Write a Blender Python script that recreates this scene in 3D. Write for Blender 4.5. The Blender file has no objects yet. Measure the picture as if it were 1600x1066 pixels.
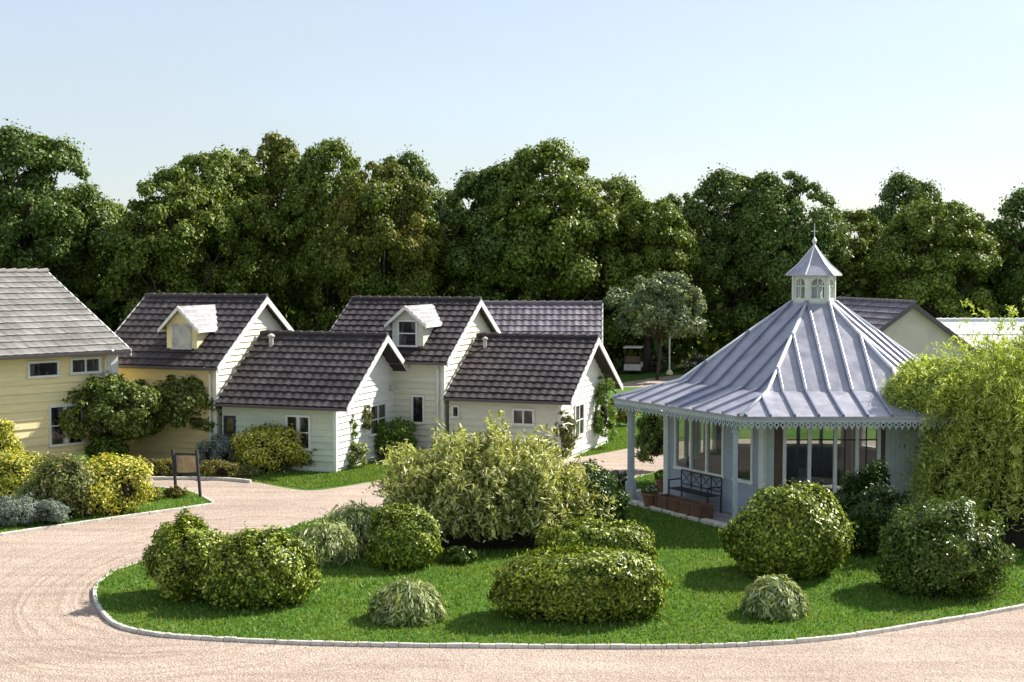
import bpy, bmesh, math, random
import numpy as np
from mathutils import Vector, Matrix

R = math.radians
rng = np.random.default_rng(7)
random.seed(7)
S = bpy.context.scene
COL = S.collection

# ------------------------------------------------------------------ camera
FPX = 2150.0; CH = 6.5; HOR = 415.0
TH = math.atan((533 - HOR) / FPX)
cd = bpy.data.cameras.new('camera'); cam = bpy.data.objects.new('camera', cd); COL.objects.link(cam)
cam.location = (0, 0, CH); cam.rotation_euler = (math.pi / 2 - TH, 0, 0)
cd.sensor_width = 36; cd.lens = 36 * FPX / 1600; cd.clip_end = 4000; cd.clip_start = 0.1
S.camera = cam

def G(px, py, z=0.0):
    """point of the plane at height z that stands at this place of the survey photograph"""
    x = (px - 800) / FPX; v = (533 - py) / FPX
    r = (x, math.cos(TH) + v * math.sin(TH), -math.sin(TH) + v * math.cos(TH))
    t = (z - CH) / r[2]
    return (r[0] * t, r[1] * t)

# ------------------------------------------------------------------ light
AZ, EL = R(32), R(40)
w = bpy.data.worlds.new('World'); S.world = w; w.use_nodes = True
nt = w.node_tree; bg = nt.nodes['Background']
sky = nt.nodes.new('ShaderNodeTexSky'); sky.sky_type = 'NISHITA'; sky.sun_disc = False
sky.sun_elevation = EL; sky.sun_rotation = math.pi / 2 - AZ
sky.air_density = 1.0; sky.dust_density = 1.2; sky.ozone_density = 2.6; sky.altitude = 100
# thin uneven veil of high haze over the blue
tcw = nt.nodes.new('ShaderNodeTexCoord'); mpw = nt.nodes.new('ShaderNodeMapping'); mpw.inputs['Scale'].default_value = (1.2, 1.2, 5)
nzw = nt.nodes.new('ShaderNodeTexNoise'); nzw.inputs['Scale'].default_value = 1.6; nzw.inputs['Detail'].default_value = 7; nzw.inputs['Roughness'].default_value = .55
mrw = nt.nodes.new('ShaderNodeMapRange'); mrw.inputs['From Min'].default_value = .3; mrw.inputs['From Max'].default_value = .7; mrw.inputs['To Min'].default_value = .52; mrw.inputs['To Max'].default_value = .68
mxw = nt.nodes.new('ShaderNodeMix'); mxw.data_type = 'RGBA'; mxw.inputs[7].default_value = (3.0, 3.2, 3.3, 1)
nt.links.new(tcw.outputs['Generated'], mpw.inputs[0]); nt.links.new(mpw.outputs[0], nzw.inputs['Vector']); nt.links.new(nzw.outputs[0], mrw.inputs[0])
nt.links.new(mrw.outputs[0], mxw.inputs[0]); nt.links.new(sky.outputs[0], mxw.inputs[6]); nt.links.new(mxw.outputs[2], bg.inputs[0]); bg.inputs[1].default_value = 0.112
sl = bpy.data.lights.new('sun', 'SUN'); sl.energy = 5.0; sl.angle = R(0.55); sl.color = (1.0, 0.94, 0.84)
so = bpy.data.objects.new('sun', sl); COL.objects.link(so)
sd = Vector((math.cos(EL) * math.cos(AZ), math.cos(EL) * math.sin(AZ), math.sin(EL)))
so.rotation_euler = sd.to_track_quat('Z', 'Y').to_euler(); so.location = (30, 20, 40)
S.view_settings.view_transform = 'Standard'; S.view_settings.look = 'None'
S.view_settings.exposure = 1.0; S.view_settings.gamma = 1
S.render.engine = 'CYCLES'

# ------------------------------------------------------------------ materials
def newmat(name):
    m = bpy.data.materials.new(name); m.use_nodes = True
    t = m.node_tree; return m, t, t.nodes['Principled BSDF']
def N(t, k, **kw):
    n = t.nodes.new(k)
    for a, b in kw.items():
        setattr(n, a, b)
    return n
def ramp(t, fac, stops):
    r = N(t, 'ShaderNodeValToRGB')
    e = r.color_ramp.elements
    while len(e) < len(stops): e.new(0.5)
    for i, (p, c) in enumerate(stops):
        e[i].position = p; e[i].color = (*c, 1)
    t.links.new(fac, r.inputs[0]); return r.outputs[0]
def noise(t, scale, detail=6, rough=0.6, vec=None, mapping=None):
    n = N(t, 'ShaderNodeTexNoise'); n.inputs['Scale'].default_value = scale
    n.inputs['Detail'].default_value = detail; n.inputs['Roughness'].default_value = rough
    if vec is None:
        tc = N(t, 'ShaderNodeTexCoord'); vec = tc.outputs['Object']
    if mapping:
        mp = N(t, 'ShaderNodeMapping'); mp.inputs['Scale'].default_value = mapping
        t.links.new(vec, mp.inputs[0]); vec = mp.outputs[0]
    t.links.new(vec, n.inputs['Vector']); return n.outputs[0]
def mixc(t, fac, a, b, mode='MIX'):
    m = N(t, 'ShaderNodeMix', data_type='RGBA', blend_type=mode)
    for sock, v in ((m.inputs[0], fac), (m.inputs[6], a), (m.inputs[7], b)):
        if isinstance(v, (int, float)): sock.default_value = v
        elif isinstance(v, tuple): sock.default_value = (*v, 1)
        else: t.links.new(v, sock)
    return m.outputs[2]
def bump(t, h, strength=0.3, dist=0.02):
    b = N(t, 'ShaderNodeBump'); b.inputs['Strength'].default_value = strength; b.inputs['Distance'].default_value = dist
    t.links.new(h, b.inputs['Height']); return b.outputs[0]

def plain(name, c, rough=0.7, var=0.12, scale=3.0, metal=0.0, spec=0.5, c2=None, bs=0.15):
    m, t, p = newmat(name)
    nz = noise(t, scale, 8)
    lo = c2 if c2 else tuple(x * (1 - var * 2) for x in c)
    cc = ramp(t, nz, [(0.3, lo), (0.65, c)])
    t.links.new(cc, p.inputs['Base Color'])
    p.inputs['Roughness'].default_value = rough; p.inputs['Metallic'].default_value = metal
    p.inputs['Specular IOR Level'].default_value = spec
    t.links.new(bump(t, noise(t, scale * 12, 4), bs, 0.01), p.inputs['Normal'])
    return m

def boards(name, c, var=0.1):
    """painted timber cladding: streaks, each board a little different"""
    m, t, p = newmat(name)
    tc = N(t, 'ShaderNodeTexCoord')
    sep = N(t, 'ShaderNodeSeparateXYZ'); t.links.new(tc.outputs['Object'], sep.inputs[0])
    mt = N(t, 'ShaderNodeMath', operation='MULTIPLY'); mt.inputs[1].default_value = 5.0; t.links.new(sep.outputs[2], mt.inputs[0])
    fl = N(t, 'ShaderNodeMath', operation='FLOOR'); t.links.new(mt.outputs[0], fl.inputs[0])
    wn = N(t, 'ShaderNodeTexWhiteNoise', noise_dimensions='1D'); t.links.new(fl.outputs[0], wn.inputs['W'])
    a = mixc(t, wn.outputs[0], tuple(x * (1 - var) for x in c), c)
    st = ramp(t, noise(t, 2.2, 8, 0.7, mapping=(0.7, 0.7, 5)), [(0.3, (0.78, 0.76, 0.72)), (0.6, (1, 1, 1))])
    t.links.new(mixc(t, 0.6, a, st, 'MULTIPLY'), p.inputs['Base Color'])
    p.inputs['Roughness'].default_value = 0.6
    t.links.new(bump(t, noise(t, 14, 5, mapping=(0.3, 0.3, 6)), 0.25, 0.006), p.inputs['Normal'])
    return m

def tiles(name, c1, c2, c3, rough=0.5):
    """roof tiles: random tone per tile cell, weathering patches"""
    m, t, p = newmat(name)
    tc = N(t, 'ShaderNodeTexCoord')
    uvs = tc.outputs['UV']
    br = N(t, 'ShaderNodeTexBrick'); br.inputs['Scale'].default_value = 1.0
    br.offset = 0.5; br.inputs['Color1'].default_value = (0, 0, 0, 1); br.inputs['Color2'].default_value = (1, 1, 1, 1)
    br.inputs['Mortar'].default_value = (0.0, 0.0, 0.0, 1); br.inputs['Mortar Size'].default_value = 0.03
    br.inputs['Brick Width'].default_value = 1.0; br.inputs['Row Height'].default_value = 1.0
    t.links.new(uvs, br.inputs['Vector'])
    base = ramp(t, br.outputs[0], [(0.0, c1), (0.55, c2), (1.0, c3)])
    pat = ramp(t, noise(t, 0.9, 9, 0.7), [(0.35, (0.62, 0.58, 0.56)), (0.62, (1.08, 1.06, 1.05))])
    c_ = mixc(t, 0.8, base, pat, 'MULTIPLY')
    sp_ = N(t, 'ShaderNodeSeparateXYZ'); t.links.new(uvs, sp_.inputs[0]); fl_ = N(t, 'ShaderNodeMath', operation='FLOOR'); t.links.new(sp_.outputs[1], fl_.inputs[0])
    fr_ = N(t, 'ShaderNodeMath', operation='FRACT'); t.links.new(sp_.outputs[1], fr_.inputs[0])
    edge = ramp(t, fr_.outputs[0], [(0.0, (1.9, 1.85, 1.8)), (0.22, (1.0, 1.0, 1.0)), (1.0, (0.75, 0.75, 0.75))])   # paler nose of every course, darker towards its top
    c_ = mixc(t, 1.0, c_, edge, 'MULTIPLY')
    li = ramp(t, noise(t, 5.5, 9, 0.75), [(0.56, (0, 0, 0)), (0.68, (1, 1, 1))])
    lf = N(t, 'ShaderNodeMath', operation='MULTIPLY'); t.links.new(li, lf.inputs[0]); lf.inputs[1].default_value = .45
    c_ = mixc(t, lf.outputs[0], c_, tuple(min(x * 1.3 + .05, .6) for x in c3))
    t.links.new(c_, p.inputs['Base Color'])
    p.inputs['Roughness'].default_value = rough
    t.links.new(bump(t, noise(t, 30, 5), 0.3, 0.01), p.inputs['Normal'])
    return m

def leafmat(name, stops, trans=0.35, rough=0.45, patch=None):
    """stops: ramp over a random number per leaf"""
    m, t, p = newmat(name)
    g = N(t, 'ShaderNodeNewGeometry')
    col = ramp(t, g.outputs['Random Per Island'], stops)
    if patch:
        pz = ramp(t, noise(t, patch[0], 3), [(0.42, (0, 0, 0)), (0.6, (1, 1, 1))])
        col2 = mixc(t, g.outputs['Random Per Island'], patch[1], patch[2])
        col = mixc(t, pz, col, col2)
    t.links.new(col, p.inputs['Base Color'])
    p.inputs['Roughness'].default_value = rough
    p.inputs['Specular IOR Level'].default_value = 0.22
    tr = N(t, 'ShaderNodeBsdfTranslucent')
    t.links.new(mixc(t, 1.0, col, (1.5, 1.5, 0.7), 'MULTIPLY'), tr.inputs[0])
    mx = N(t, 'ShaderNodeMixShader'); mx.inputs[0].default_value = trans
    t.links.new(p.outputs[0], mx.inputs[1]); t.links.new(tr.outputs[0], mx.inputs[2])
    out = t.nodes['Material Output']; t.links.new(mx.outputs[0], out.inputs[0])
    return m

M = {}
M['white'] = plain('white_paint', (0.78, 0.78, 0.75), 0.5, 0.08, 6)
M['yellow_boards'] = boards('yellow_cladding', (0.86, 0.75, 0.42))
M['shaded_yellow_boards'] = boards('shaded_yellow_cladding', (0.86, 0.69, 0.34))  # same yellow deepened: shade and bounced light put into the colour
M['green_boards'] = boards('pale_green_cladding', (0.61, 0.67, 0.54))
M['cream_boards'] = boards('cream_cladding', (0.72, 0.71, 0.58))
M['white_boards'] = boards('white_cladding', (0.76, 0.77, 0.72))
M['beige_wall'] = plain('beige_render', (0.66, 0.61, 0.55), 0.85, 0.06, 2)
M['bluegrey_boards'] = boards('blue_grey_cladding', (0.36, 0.41, 0.50))
M['sage_paint'] = plain('sage_paint', (0.50, 0.56, 0.52), 0.55, 0.08, 4)
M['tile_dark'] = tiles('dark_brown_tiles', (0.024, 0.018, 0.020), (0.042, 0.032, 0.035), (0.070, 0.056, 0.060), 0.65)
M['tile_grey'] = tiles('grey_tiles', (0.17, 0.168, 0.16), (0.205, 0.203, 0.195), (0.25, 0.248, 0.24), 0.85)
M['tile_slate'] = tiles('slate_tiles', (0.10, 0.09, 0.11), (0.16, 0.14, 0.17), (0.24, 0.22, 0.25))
M['tile_lit'] = tiles('lit_pale_tiles', (0.26, 0.26, 0.28), (0.33, 0.33, 0.34), (0.42, 0.40, 0.39), 0.5)  # dormer tiles painted paler for the light their slope reflects
M['sheet_pale'] = plain('pale_sheet_metal', (0.80, 0.80, 0.80), 0.6, 0.05, 1, metal=0.0)
M['lead'] = plain('dark_gutter', (0.10, 0.09, 0.10), 0.5, 0.1, 4)
M['zinc'] = plain('blue_zinc', (0.40, 0.40, 0.465), 0.34, 0.10, 1.6, metal=0.35, bs=0.06)
def streaked(m_, amt):
    t = m_.node_tree; p = t.nodes['Principled BSDF']; src = p.inputs['Base Color'].links[0].from_socket
    st = ramp(t, noise(t, 2.6, 9, 0.75, mapping=(1.2, 1.2, .45)), [(0.35, (1 - amt, 1 - amt, 1 - amt * .8)), (0.6, (1.08, 1.08, 1.06))])
    t.links.new(mixc(t, 1.0, src, st, 'MULTIPLY'), p.inputs['Base Color'])
    rr = ramp(t, noise(t, 1.8, 6), [(0.35, (.28, .28, .28)), (0.65, (.55, .55, .55))]); t.links.new(rr, p.inputs['Roughness'])
streaked(M['zinc'], .22)
M['zinc_rib'] = plain('zinc_seam', (0.31, 0.32, 0.41), 0.36, 0.08, 2, metal=0.5)
M['zinc_pale'] = plain('pale_zinc_hip', (0.70, 0.71, 0.76), 0.4, 0.06, 2, metal=0.3)
M['post_paint'] = plain('grey_blue_paint', (0.46, 0.52, 0.56), 0.5, 0.08, 4)
M['brown_panel'] = plain('brown_timber', (0.14, 0.085, 0.06), 0.6, 0.2, 5)
M['rust'] = plain('rust_brown_timber', (0.17, 0.085, 0.05), 0.7, 0.25, 4)
M['terracotta'] = plain('terracotta', (0.27, 0.13, 0.08), 0.8, 0.15, 6)
M['iron'] = plain('black_iron', (0.025, 0.025, 0.03), 0.5, 0.1, 6)
M['paving'] = plain('stone_paving', (0.36, 0.33, 0.34), 0.85, 0.18, 3, bs=0.4)
M['kerbstone'] = plain('kerbstone', (0.72, 0.68, 0.62), 0.9, 0.2, 5, bs=0.5)
M['bark'] = plain('bark', (0.085, 0.062, 0.045), 0.95, 0.25, 6, bs=0.9)
M['pale_bark'] = plain('pale_bark', (0.62, 0.57, 0.48), 0.9, 0.0, 5, c2=(0.22, 0.18, 0.14), bs=1.0)
M['grey_bark'] = plain('grey_bark', (0.45, 0.42, 0.38), 0.9, 0.2, 6, bs=0.5)
M['twig_and_shade'] = plain('dark_twigs_and_shade', (0.022, 0.018, 0.011), 1.0, 0.3, 10, bs=1.0)  # near-black; on solid plant cores it stands for shade among the leaves
M['curtain'] = plain('pale_curtain', (0.6, 0.58, 0.54), 0.9, 0.2, 5)
M['soil'] = plain('bed_soil', (0.10, 0.065, 0.045), 1.0, 0.3, 6, bs=0.8)
M['tyre'] = plain('rubber', (0.02, 0.02, 0.02), 0.9)

m, t, p = newmat('window_glass'); M['glass'] = m
p.inputs['Base Color'].default_value = (0.02, 0.024, 0.03, 1); p.inputs['Roughness'].default_value = 0.06
p.inputs['Specular IOR Level'].default_value = 0.6
cz = ramp(t, noise(t, 1.7, 2, mapping=(3, 3, 0.6)), [(0.5, (0.012, 0.013, 0.016)), (0.62, (0.10, 0.10, 0.10))])
t.links.new(cz, p.inputs['Base Color'])
# clear glazing of the pavilion: thin sheet, mostly transparent
m, t, p = newmat('clear_glass'); M['clear'] = m
tr = N(t, 'ShaderNodeBsdfTransparent'); tr.inputs[0].default_value = (0.66, 0.69, 0.67, 1)
gl = N(t, 'ShaderNodeBsdfGlossy'); gl.inputs['Roughness'].default_value = 0.03
fr = N(t, 'ShaderNodeLayerWeight'); fr.inputs[0].default_value = .5
pw = N(t, 'ShaderNodeMath', operation='POWER'); t.links.new(fr.outputs['Facing'], pw.inputs[0]); pw.inputs[1].default_value = 4.0
ad = N(t, 'ShaderNodeMath', operation='MULTIPLY_ADD'); ad.inputs[1].default_value = .6; ad.inputs[2].default_value = .05; t.links.new(pw.outputs[0], ad.inputs[0])
mx = N(t, 'ShaderNodeMixShader'); t.links.new(ad.outputs[0], mx.inputs[0]); t.links.new(tr.outputs[0], mx.inputs[1]); t.links.new(gl.outputs[0], mx.inputs[2])
t.links.new(mx.outputs[0], t.nodes['Material Output'].inputs[0])

# gravel: fine speckle, larger washes, wheel ruts swept round the lawn's nose
m, t, p = newmat('pinkish_gravel'); M['gravel'] = m
tc = N(t, 'ShaderNodeTexCoord')
vo = N(t, 'ShaderNodeTexVoronoi'); vo.inputs['Scale'].default_value = 26; t.links.new(tc.outputs['Object'], vo.inputs['Vector'])
sp = ramp(t, vo.outputs['Color'], [(0.0, (0.275, 0.215, 0.175)), (0.5, (0.36, 0.295, 0.248)), (1.0, (0.46, 0.39, 0.335))])
wash = ramp(t, noise(t, 0.35, 9, 0.7), [(0.3, (0.80, 0.76, 0.74)), (0.65, (1.12, 1.08, 1.05))])
c = mixc(t, 0.9, sp, wash, 'MULTIPLY')
c = mixc(t, 0.8, c, ramp(t, noise(t, 1.0, 7, 0.65, mapping=(0.22, 2.4, 1)), [(0.36, (0.80, 0.77, 0.75)), (0.56, (1.06, 1.05, 1.04))]), 'MULTIPLY')
nx, ny = G(330, 905)
sub = N(t, 'ShaderNodeVectorMath', operation='SUBTRACT'); sub.inputs[1].default_value = (nx, ny, 0)
t.links.new(tc.outputs['Object'], sub.inputs[0])
scl = N(t, 'ShaderNodeVectorMath', operation='MULTIPLY'); scl.inputs[1].default_value = (1.0, 0.62, 0)
t.links.new(sub.outputs[0], scl.inputs[0])
dist = N(t, 'ShaderNodeVectorMath', operation='LENGTH'); t.links.new(scl.outputs[0], dist.inputs[0])
wob = N(t, 'ShaderNodeMath', operation='MULTIPLY_ADD'); t.links.new(noise(t, 0.8, 3), wob.inputs[0]); wob.inputs[1].default_value = 0.35
t.links.new(dist.outputs['Value'], wob.inputs[2])
cmb = N(t, 'ShaderNodeCombineXYZ'); t.links.new(wob.outputs[0], cmb.inputs[0])
rz_ = N(t, 'ShaderNodeTexNoise'); rz_.inputs['Scale'].default_value = 6.5; rz_.inputs['Detail'].default_value = 3; t.links.new(cmb.outputs[0], rz_.inputs['Vector'])
rut = ramp(t, rz_.outputs[0], [(0.42, (0.74, 0.70, 0.67)), (0.53, (1.08, 1.07, 1.06))])
band = ramp(t, dist.outputs['Value'], [(0.0, (0, 0, 0)), (1.0, (0, 0, 0))])
mr = N(t, 'ShaderNodeMapRange'); mr.inputs['From Min'].default_value = 6.0; mr.inputs['From Max'].default_value = 3.4
t.links.new(dist.outputs['Value'], mr.inputs[0])
brk = N(t, 'ShaderNodeMath', operation='MULTIPLY'); t.links.new(mr.outputs[0], brk.inputs[0]); t.links.new(ramp(t, noise(t, 0.7, 4), [(0.35, (0.2, 0.2, 0.2)), (0.6, (1, 1, 1))]), brk.inputs[1])
c = mixc(t, brk.outputs[0], c, mixc(t, 1.0, c, rut, 'MULTIPLY'))
t.links.new(c, p.inputs['Base Color']); p.inputs['Roughness'].default_value = 0.95
t.links.new(bump(t, vo.outputs['Distance'], 0.6, 0.03), p.inputs['Normal'])

def grassmat(name, a, b, c3):
    m, t, p = newmat(name)
    c1 = ramp(t, noise(t, 0.5, 9, 0.7), [(0.32, a), (0.55, b), (0.75, c3)])
    f = ramp(t, noise(t, 18, 6, 0.8), [(0.3, (0.55, 0.6, 0.5)), (0.65, (1.2, 1.15, 1.1))])
    t.links.new(mixc(t, 1.0, c1, f, 'MULTIPLY'), p.inputs['Base Color'])
    p.inputs['Roughness'].default_value = 0.95; p.inputs['Specular IOR Level'].default_value = 0.2
    t.links.new(bump(t, noise(t, 40, 5, 0.8), 0.8, 0.04), p.inputs['Normal'])
    return m
M['lawn'] = grassmat('lawn_turf', (0.050, 0.125, 0.014), (0.08, 0.175, 0.020), (0.15, 0.22, 0.035))
M['forest_floor'] = grassmat('rough_ground', (0.030, 0.050, 0.014), (0.050, 0.085, 0.020), (0.075, 0.090, 0.032))
M['blade'] = leafmat('grass_blades', [(0.0, (0.05, 0.125, 0.014)), (0.5, (0.10, 0.21, 0.026)), (0.85, (0.165, 0.27, 0.04)), (1.0, (0.32, 0.34, 0.12))], 0.3, 0.6, patch=(0.55, (0.09, 0.17, 0.02), (0.22, 0.28, 0.06)))

M['oak'] = leafmat('oak_leaves', [(0, (0.06, 0.095, 0.014)), (0.5, (0.14, 0.20, 0.030)), (0.9, (0.24, 0.30, 0.055)), (1, (0.26, 0.29, 0.07))], 0.2)
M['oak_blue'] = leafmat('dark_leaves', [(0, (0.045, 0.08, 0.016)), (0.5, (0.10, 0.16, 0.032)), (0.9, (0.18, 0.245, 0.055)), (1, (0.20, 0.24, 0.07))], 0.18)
M['oak_yellow'] = leafmat('turning_leaves', [(0, (0.05, 0.085, 0.012)), (0.5, (0.10, 0.15, 0.022)), (1, (0.20, 0.23, 0.04))], 0.22, patch=(0.22, (0.12, 0.15, 0.025), (0.26, 0.22, 0.04)))
M['olive'] = leafmat('silvery_leaves', [(0, (0.096, 0.132, 0.055)), (0.6, (0.192, 0.240, 0.121)), (1, (0.360, 0.408, 0.242))], 0.2)
M['box'] = leafmat('clipped_leaves', [(0, (0.03, 0.06, 0.008)), (0.4, (0.11, 0.17, 0.014)), (0.8, (0.33, 0.39, 0.040)), (1, (0.52, 0.54, 0.15))], 0.14, 0.35)
M['laurel'] = leafmat('laurel_leaves', [(0, (0.03, 0.06, 0.010)), (0.5, (0.075, 0.125, 0.016)), (0.9, (0.15, 0.21, 0.035)), (1, (0.32, 0.36, 0.12))], 0.14, 0.3)
M['cherry'] = leafmat('light_tree_leaves', [(0, (0.04, 0.07, 0.014)), (0.45, (0.10, 0.15, 0.025)), (0.85, (0.22, 0.27, 0.06)), (1, (0.46, 0.46, 0.20))], 0.25, 0.35)
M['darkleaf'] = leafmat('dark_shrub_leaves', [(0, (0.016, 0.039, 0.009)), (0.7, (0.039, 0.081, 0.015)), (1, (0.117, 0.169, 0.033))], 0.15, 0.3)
M['variegated'] = leafmat('variegated_leaves', [(0, (0.07, 0.10, 0.02)), (0.35, (0.24, 0.27, 0.06)), (0.7, (0.54, 0.55, 0.20)), (1, (0.78, 0.75, 0.45))], 0.25, 0.4)
M['bamboo'] = leafmat('bamboo_leaves', [(0, (0.13, 0.19, 0.03)), (0.5, (0.38, 0.46, 0.08)), (1, (0.68, 0.72, 0.28))], 0.38, 0.4)
M['sedge'] = leafmat('striped_blades', [(0, (0.06, 0.10, 0.02)), (0.5, (0.22, 0.29, 0.08)), (1, (0.62, 0.64, 0.36))], 0.2, 0.4)
M['yellowshrub'] = leafmat('yellow_leaves', [(0, (0.05, 0.09, 0.012)), (0.35, (0.22, 0.27, 0.03)), (0.65, (0.62, 0.56, 0.06)), (1, (0.85, 0.78, 0.28))], 0.25, 0.5)
M['silver'] = leafmat('silver_leaves', [(0, (0.09, 0.12, 0.09)), (0.6, (0.20, 0.25, 0.21)), (1, (0.40, 0.43, 0.38))], 0.15, 0.7)
M['greenshrub'] = leafmat('green_leaves', [(0, (0.046, 0.100, 0.015)), (0.6, (0.117, 0.213, 0.033)), (1, (0.312, 0.400, 0.088))], 0.3, 0.4)
M['brownhedge'] = leafmat('rusty_leaves', [(0, (0.09, 0.08, 0.02)), (0.5, (0.19, 0.17, 0.035)), (1, (0.32, 0.31, 0.07))], 0.2, 0.6)
M['dogwood'] = leafmat('mottled_leaves', [(0, (0.05, 0.07, 0.02)), (0.45, (0.14, 0.18, 0.04)), (0.85, (0.28, 0.31, 0.10)), (1, (0.48, 0.30, 0.20))], 0.22, 0.5)
M['flower'] = leafmat('pale_petals', [(0, (0.03, 0.06, 0.015)), (0.7, (0.06, 0.10, 0.03)), (0.78, (0.6, 0.45, 0.4)), (1, (0.8, 0.75, 0.65))], 0.2, 0.6)

# ------------------------------------------------------------------ helpers
def tag(o, label=None, cat=None, group=None, kind=None):
    if label: o['label'] = label
    if cat: o['category'] = cat
    if group: o['group'] = group
    if kind: o['kind'] = kind
    return o
def empty(name, loc, rz=0.0):
    o = bpy.data.objects.new(name, None); COL.objects.link(o)
    o.location = loc; o.rotation_euler = (0, 0, rz); o.empty_display_size = 0.2
    return o

class MB:
    def __init__(s, f=None): s.v = []; s.fa = []; s.uv = {}; s.f = f
    def V(s, p):
        s.v.append(tuple(s.f(*p)) if s.f else tuple(p)); return len(s.v) - 1
    def face(s, pts, uv=None):
        ids = [s.V(p) for p in pts]; s.fa.append(ids)
        if uv: s.uv[len(s.fa) - 1] = uv
    def box(s, x0, x1, y0, y1, z0, z1):
        i = [s.V((x, y, z)) for z in (z0, z1) for x, y in ((x0, y0), (x1, y0), (x1, y1), (x0, y1))]
        for q in ((0, 3, 2, 1), (4, 5, 6, 7), (0, 1, 5, 4), (1, 2, 6, 5), (2, 3, 7, 6), (3, 0, 4, 7)):
            s.fa.append([i[k] for k in q])
    def prism(s, poly, a0, a1, axis):
        """poly of 2D points extruded along axis (x/y/z)"""
        def P(a, q): return {'x': (a, q[0], q[1]), 'y': (q[0], a, q[1]), 'z': (q[0], q[1], a)}[axis]
        A = [s.V(P(a0, q)) for q in poly]; B = [s.V(P(a1, q)) for q in poly]; n = len(poly)
        s.fa.append(A[::-1]); s.fa.append(B)
        for k in range(n): s.fa.append([A[k], A[(k + 1) % n], B[(k + 1) % n], B[k]])
    def bar(s, a, b, w, h, up=(0, 0, 1)):
        a = Vector(a); b = Vector(b); d = (b - a).normalized(); u = Vector(up)
        r = d.cross(u).normalized(); u = r.cross(d).normalized()
        i = []
        for p in (a, b):
            for sx, sz in ((-1, -1), (1, -1), (1, 1), (-1, 1)):
                i.append(s.V(p + r * sx * w / 2 + u * sz * h / 2))
        for q in ((0, 1, 2, 3), (7, 6, 5, 4), (0, 4, 5, 1), (1, 5, 6, 2), (2, 6, 7, 3), (3, 7, 4, 0)): s.fa.append([i[k] for k in q])
    def tube(s, pts, rad, n=8, cap=True):
        rings = []
        for k, p in enumerate(pts):
            p = Vector(p)
            d = (Vector(pts[min(k + 1, len(pts) - 1)]) - Vector(pts[max(k - 1, 0)])).normalized()
            u = Vector((0, 0, 1)) if abs(d.z) < 0.95 else Vector((1, 0, 0))
            r = d.cross(u).normalized(); u = r.cross(d).normalized()
            rr = rad[k] if isinstance(rad, (list, tuple)) else rad
            rings.append([s.V(p + (r * math.cos(2 * math.pi * q / n) + u * math.sin(2 * math.pi * q / n)) * rr) for q in range(n)])
        for a, b in zip(rings, rings[1:]):
            for q in range(n): s.fa.append([a[q], a[(q + 1) % n], b[(q + 1) % n], b[q]])
        if cap: s.fa.append(rings[0][::-1]); s.fa.append(rings[-1])
    def lathe(s, c, prof, n=16):
        rings = [[s.V((c[0] + r * math.cos(2 * math.pi * q / n), c[1] + r * math.sin(2 * math.pi * q / n), c[2] + z)) for q in range(n)] for r, z in prof]
        for a, b in zip(rings, rings[1:]):
            for q in range(n): s.fa.append([a[q], a[(q + 1) % n], b[(q + 1) % n], b[q]])
        s.fa.append(rings[0][::-1]); s.fa.append(rings[-1])
    def build(s, name, mat, parent=None, smooth=False, recalc=True, bevel=0):
        me = bpy.data.meshes.new(name); me.from_pydata(s.v, [], s.fa)
        if s.uv:
            l = me.uv_layers.new(name='UVMap')
            for i, uv in s.uv.items():
                for k, li in enumerate(me.polygons[i].loop_indices): l.data[li].uv = uv[k]
        if recalc:
            bm = bmesh.new(); bm.from_mesh(me); bmesh.ops.recalc_face_normals(bm, faces=bm.faces); bm.to_mesh(me); bm.free()
        if smooth: me.polygons.foreach_set('use_smooth', [True] * len(me.polygons))
        me.materials.append(mat)
        o = bpy.data.objects.new(name, me); COL.objects.link(o)
        if parent: o.parent = parent
        if bevel:
            b = o.modifiers.new('bevel', 'BEVEL'); b.width = bevel; b.segments = 2
        return o

def npmesh(name, verts, nper, mat, parent=None, faces=None):
    """verts (K*nper,3): K separate faces of nper corners"""
    me = bpy.data.meshes.new(name)
    n = len(verts); me.vertices.add(n); me.vertices.foreach_set('co', np.ascontiguousarray(verts, dtype=np.float32).ravel())
    if faces is None: faces = np.arange(n, dtype=np.int32).reshape(-1, nper)
    me.loops.add(faces.size); me.loops.foreach_set('vertex_index', faces.astype(np.int32).ravel())
    me.polygons.add(len(faces)); me.polygons.foreach_set('loop_start', np.arange(0, faces.size, faces.shape[1], dtype=np.int32))
    me.polygons.foreach_set('loop_total', np.full(len(faces), faces.shape[1], dtype=np.int32))
    me.update(calc_edges=True); me.materials.append(mat)
    o = bpy.data.objects.new(name, me); COL.objects.link(o)
    if parent: o.parent = parent
    return o

def unit(a): return a / (np.linalg.norm(a, axis=-1, keepdims=True) + 1e-9)
def leaves(name, mat, parent, P, Nn, L, W, axis=None):
    """a pointed, slightly folded leaf at every point: two triangles sharing the midrib (one island)"""
    n = len(P); Nn = unit(Nn)
    A = rng.normal(size=(n, 3)) if axis is None else axis
    A = unit(A - (A * Nn).sum(1, keepdims=True) * Nn)
    B = np.cross(Nn, A)
    L = np.asarray(L).reshape(-1, 1) if np.ndim(L) else np.full((n, 1), L)
    W = np.asarray(W).reshape(-1, 1) if np.ndim(W) else np.full((n, 1), W)
    v = np.empty((n, 4, 3))
    v[:, 0] = P - A * L / 2; v[:, 1] = P + B * W / 2 + Nn * W * 0.18; v[:, 2] = P + A * L / 2; v[:, 3] = P - B * W / 2 + Nn * W * 0.18
    base = (np.arange(n) * 4)[:, None]
    f = np.concatenate([base + np.array([[0, 1, 2]]), base + np.array([[0, 2, 3]])], 1).reshape(-1, 3)
    return npmesh(name, v.reshape(-1, 3), 3, mat, parent, f)

def rdir(n): return unit(rng.normal(size=(n, 3)))

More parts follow.
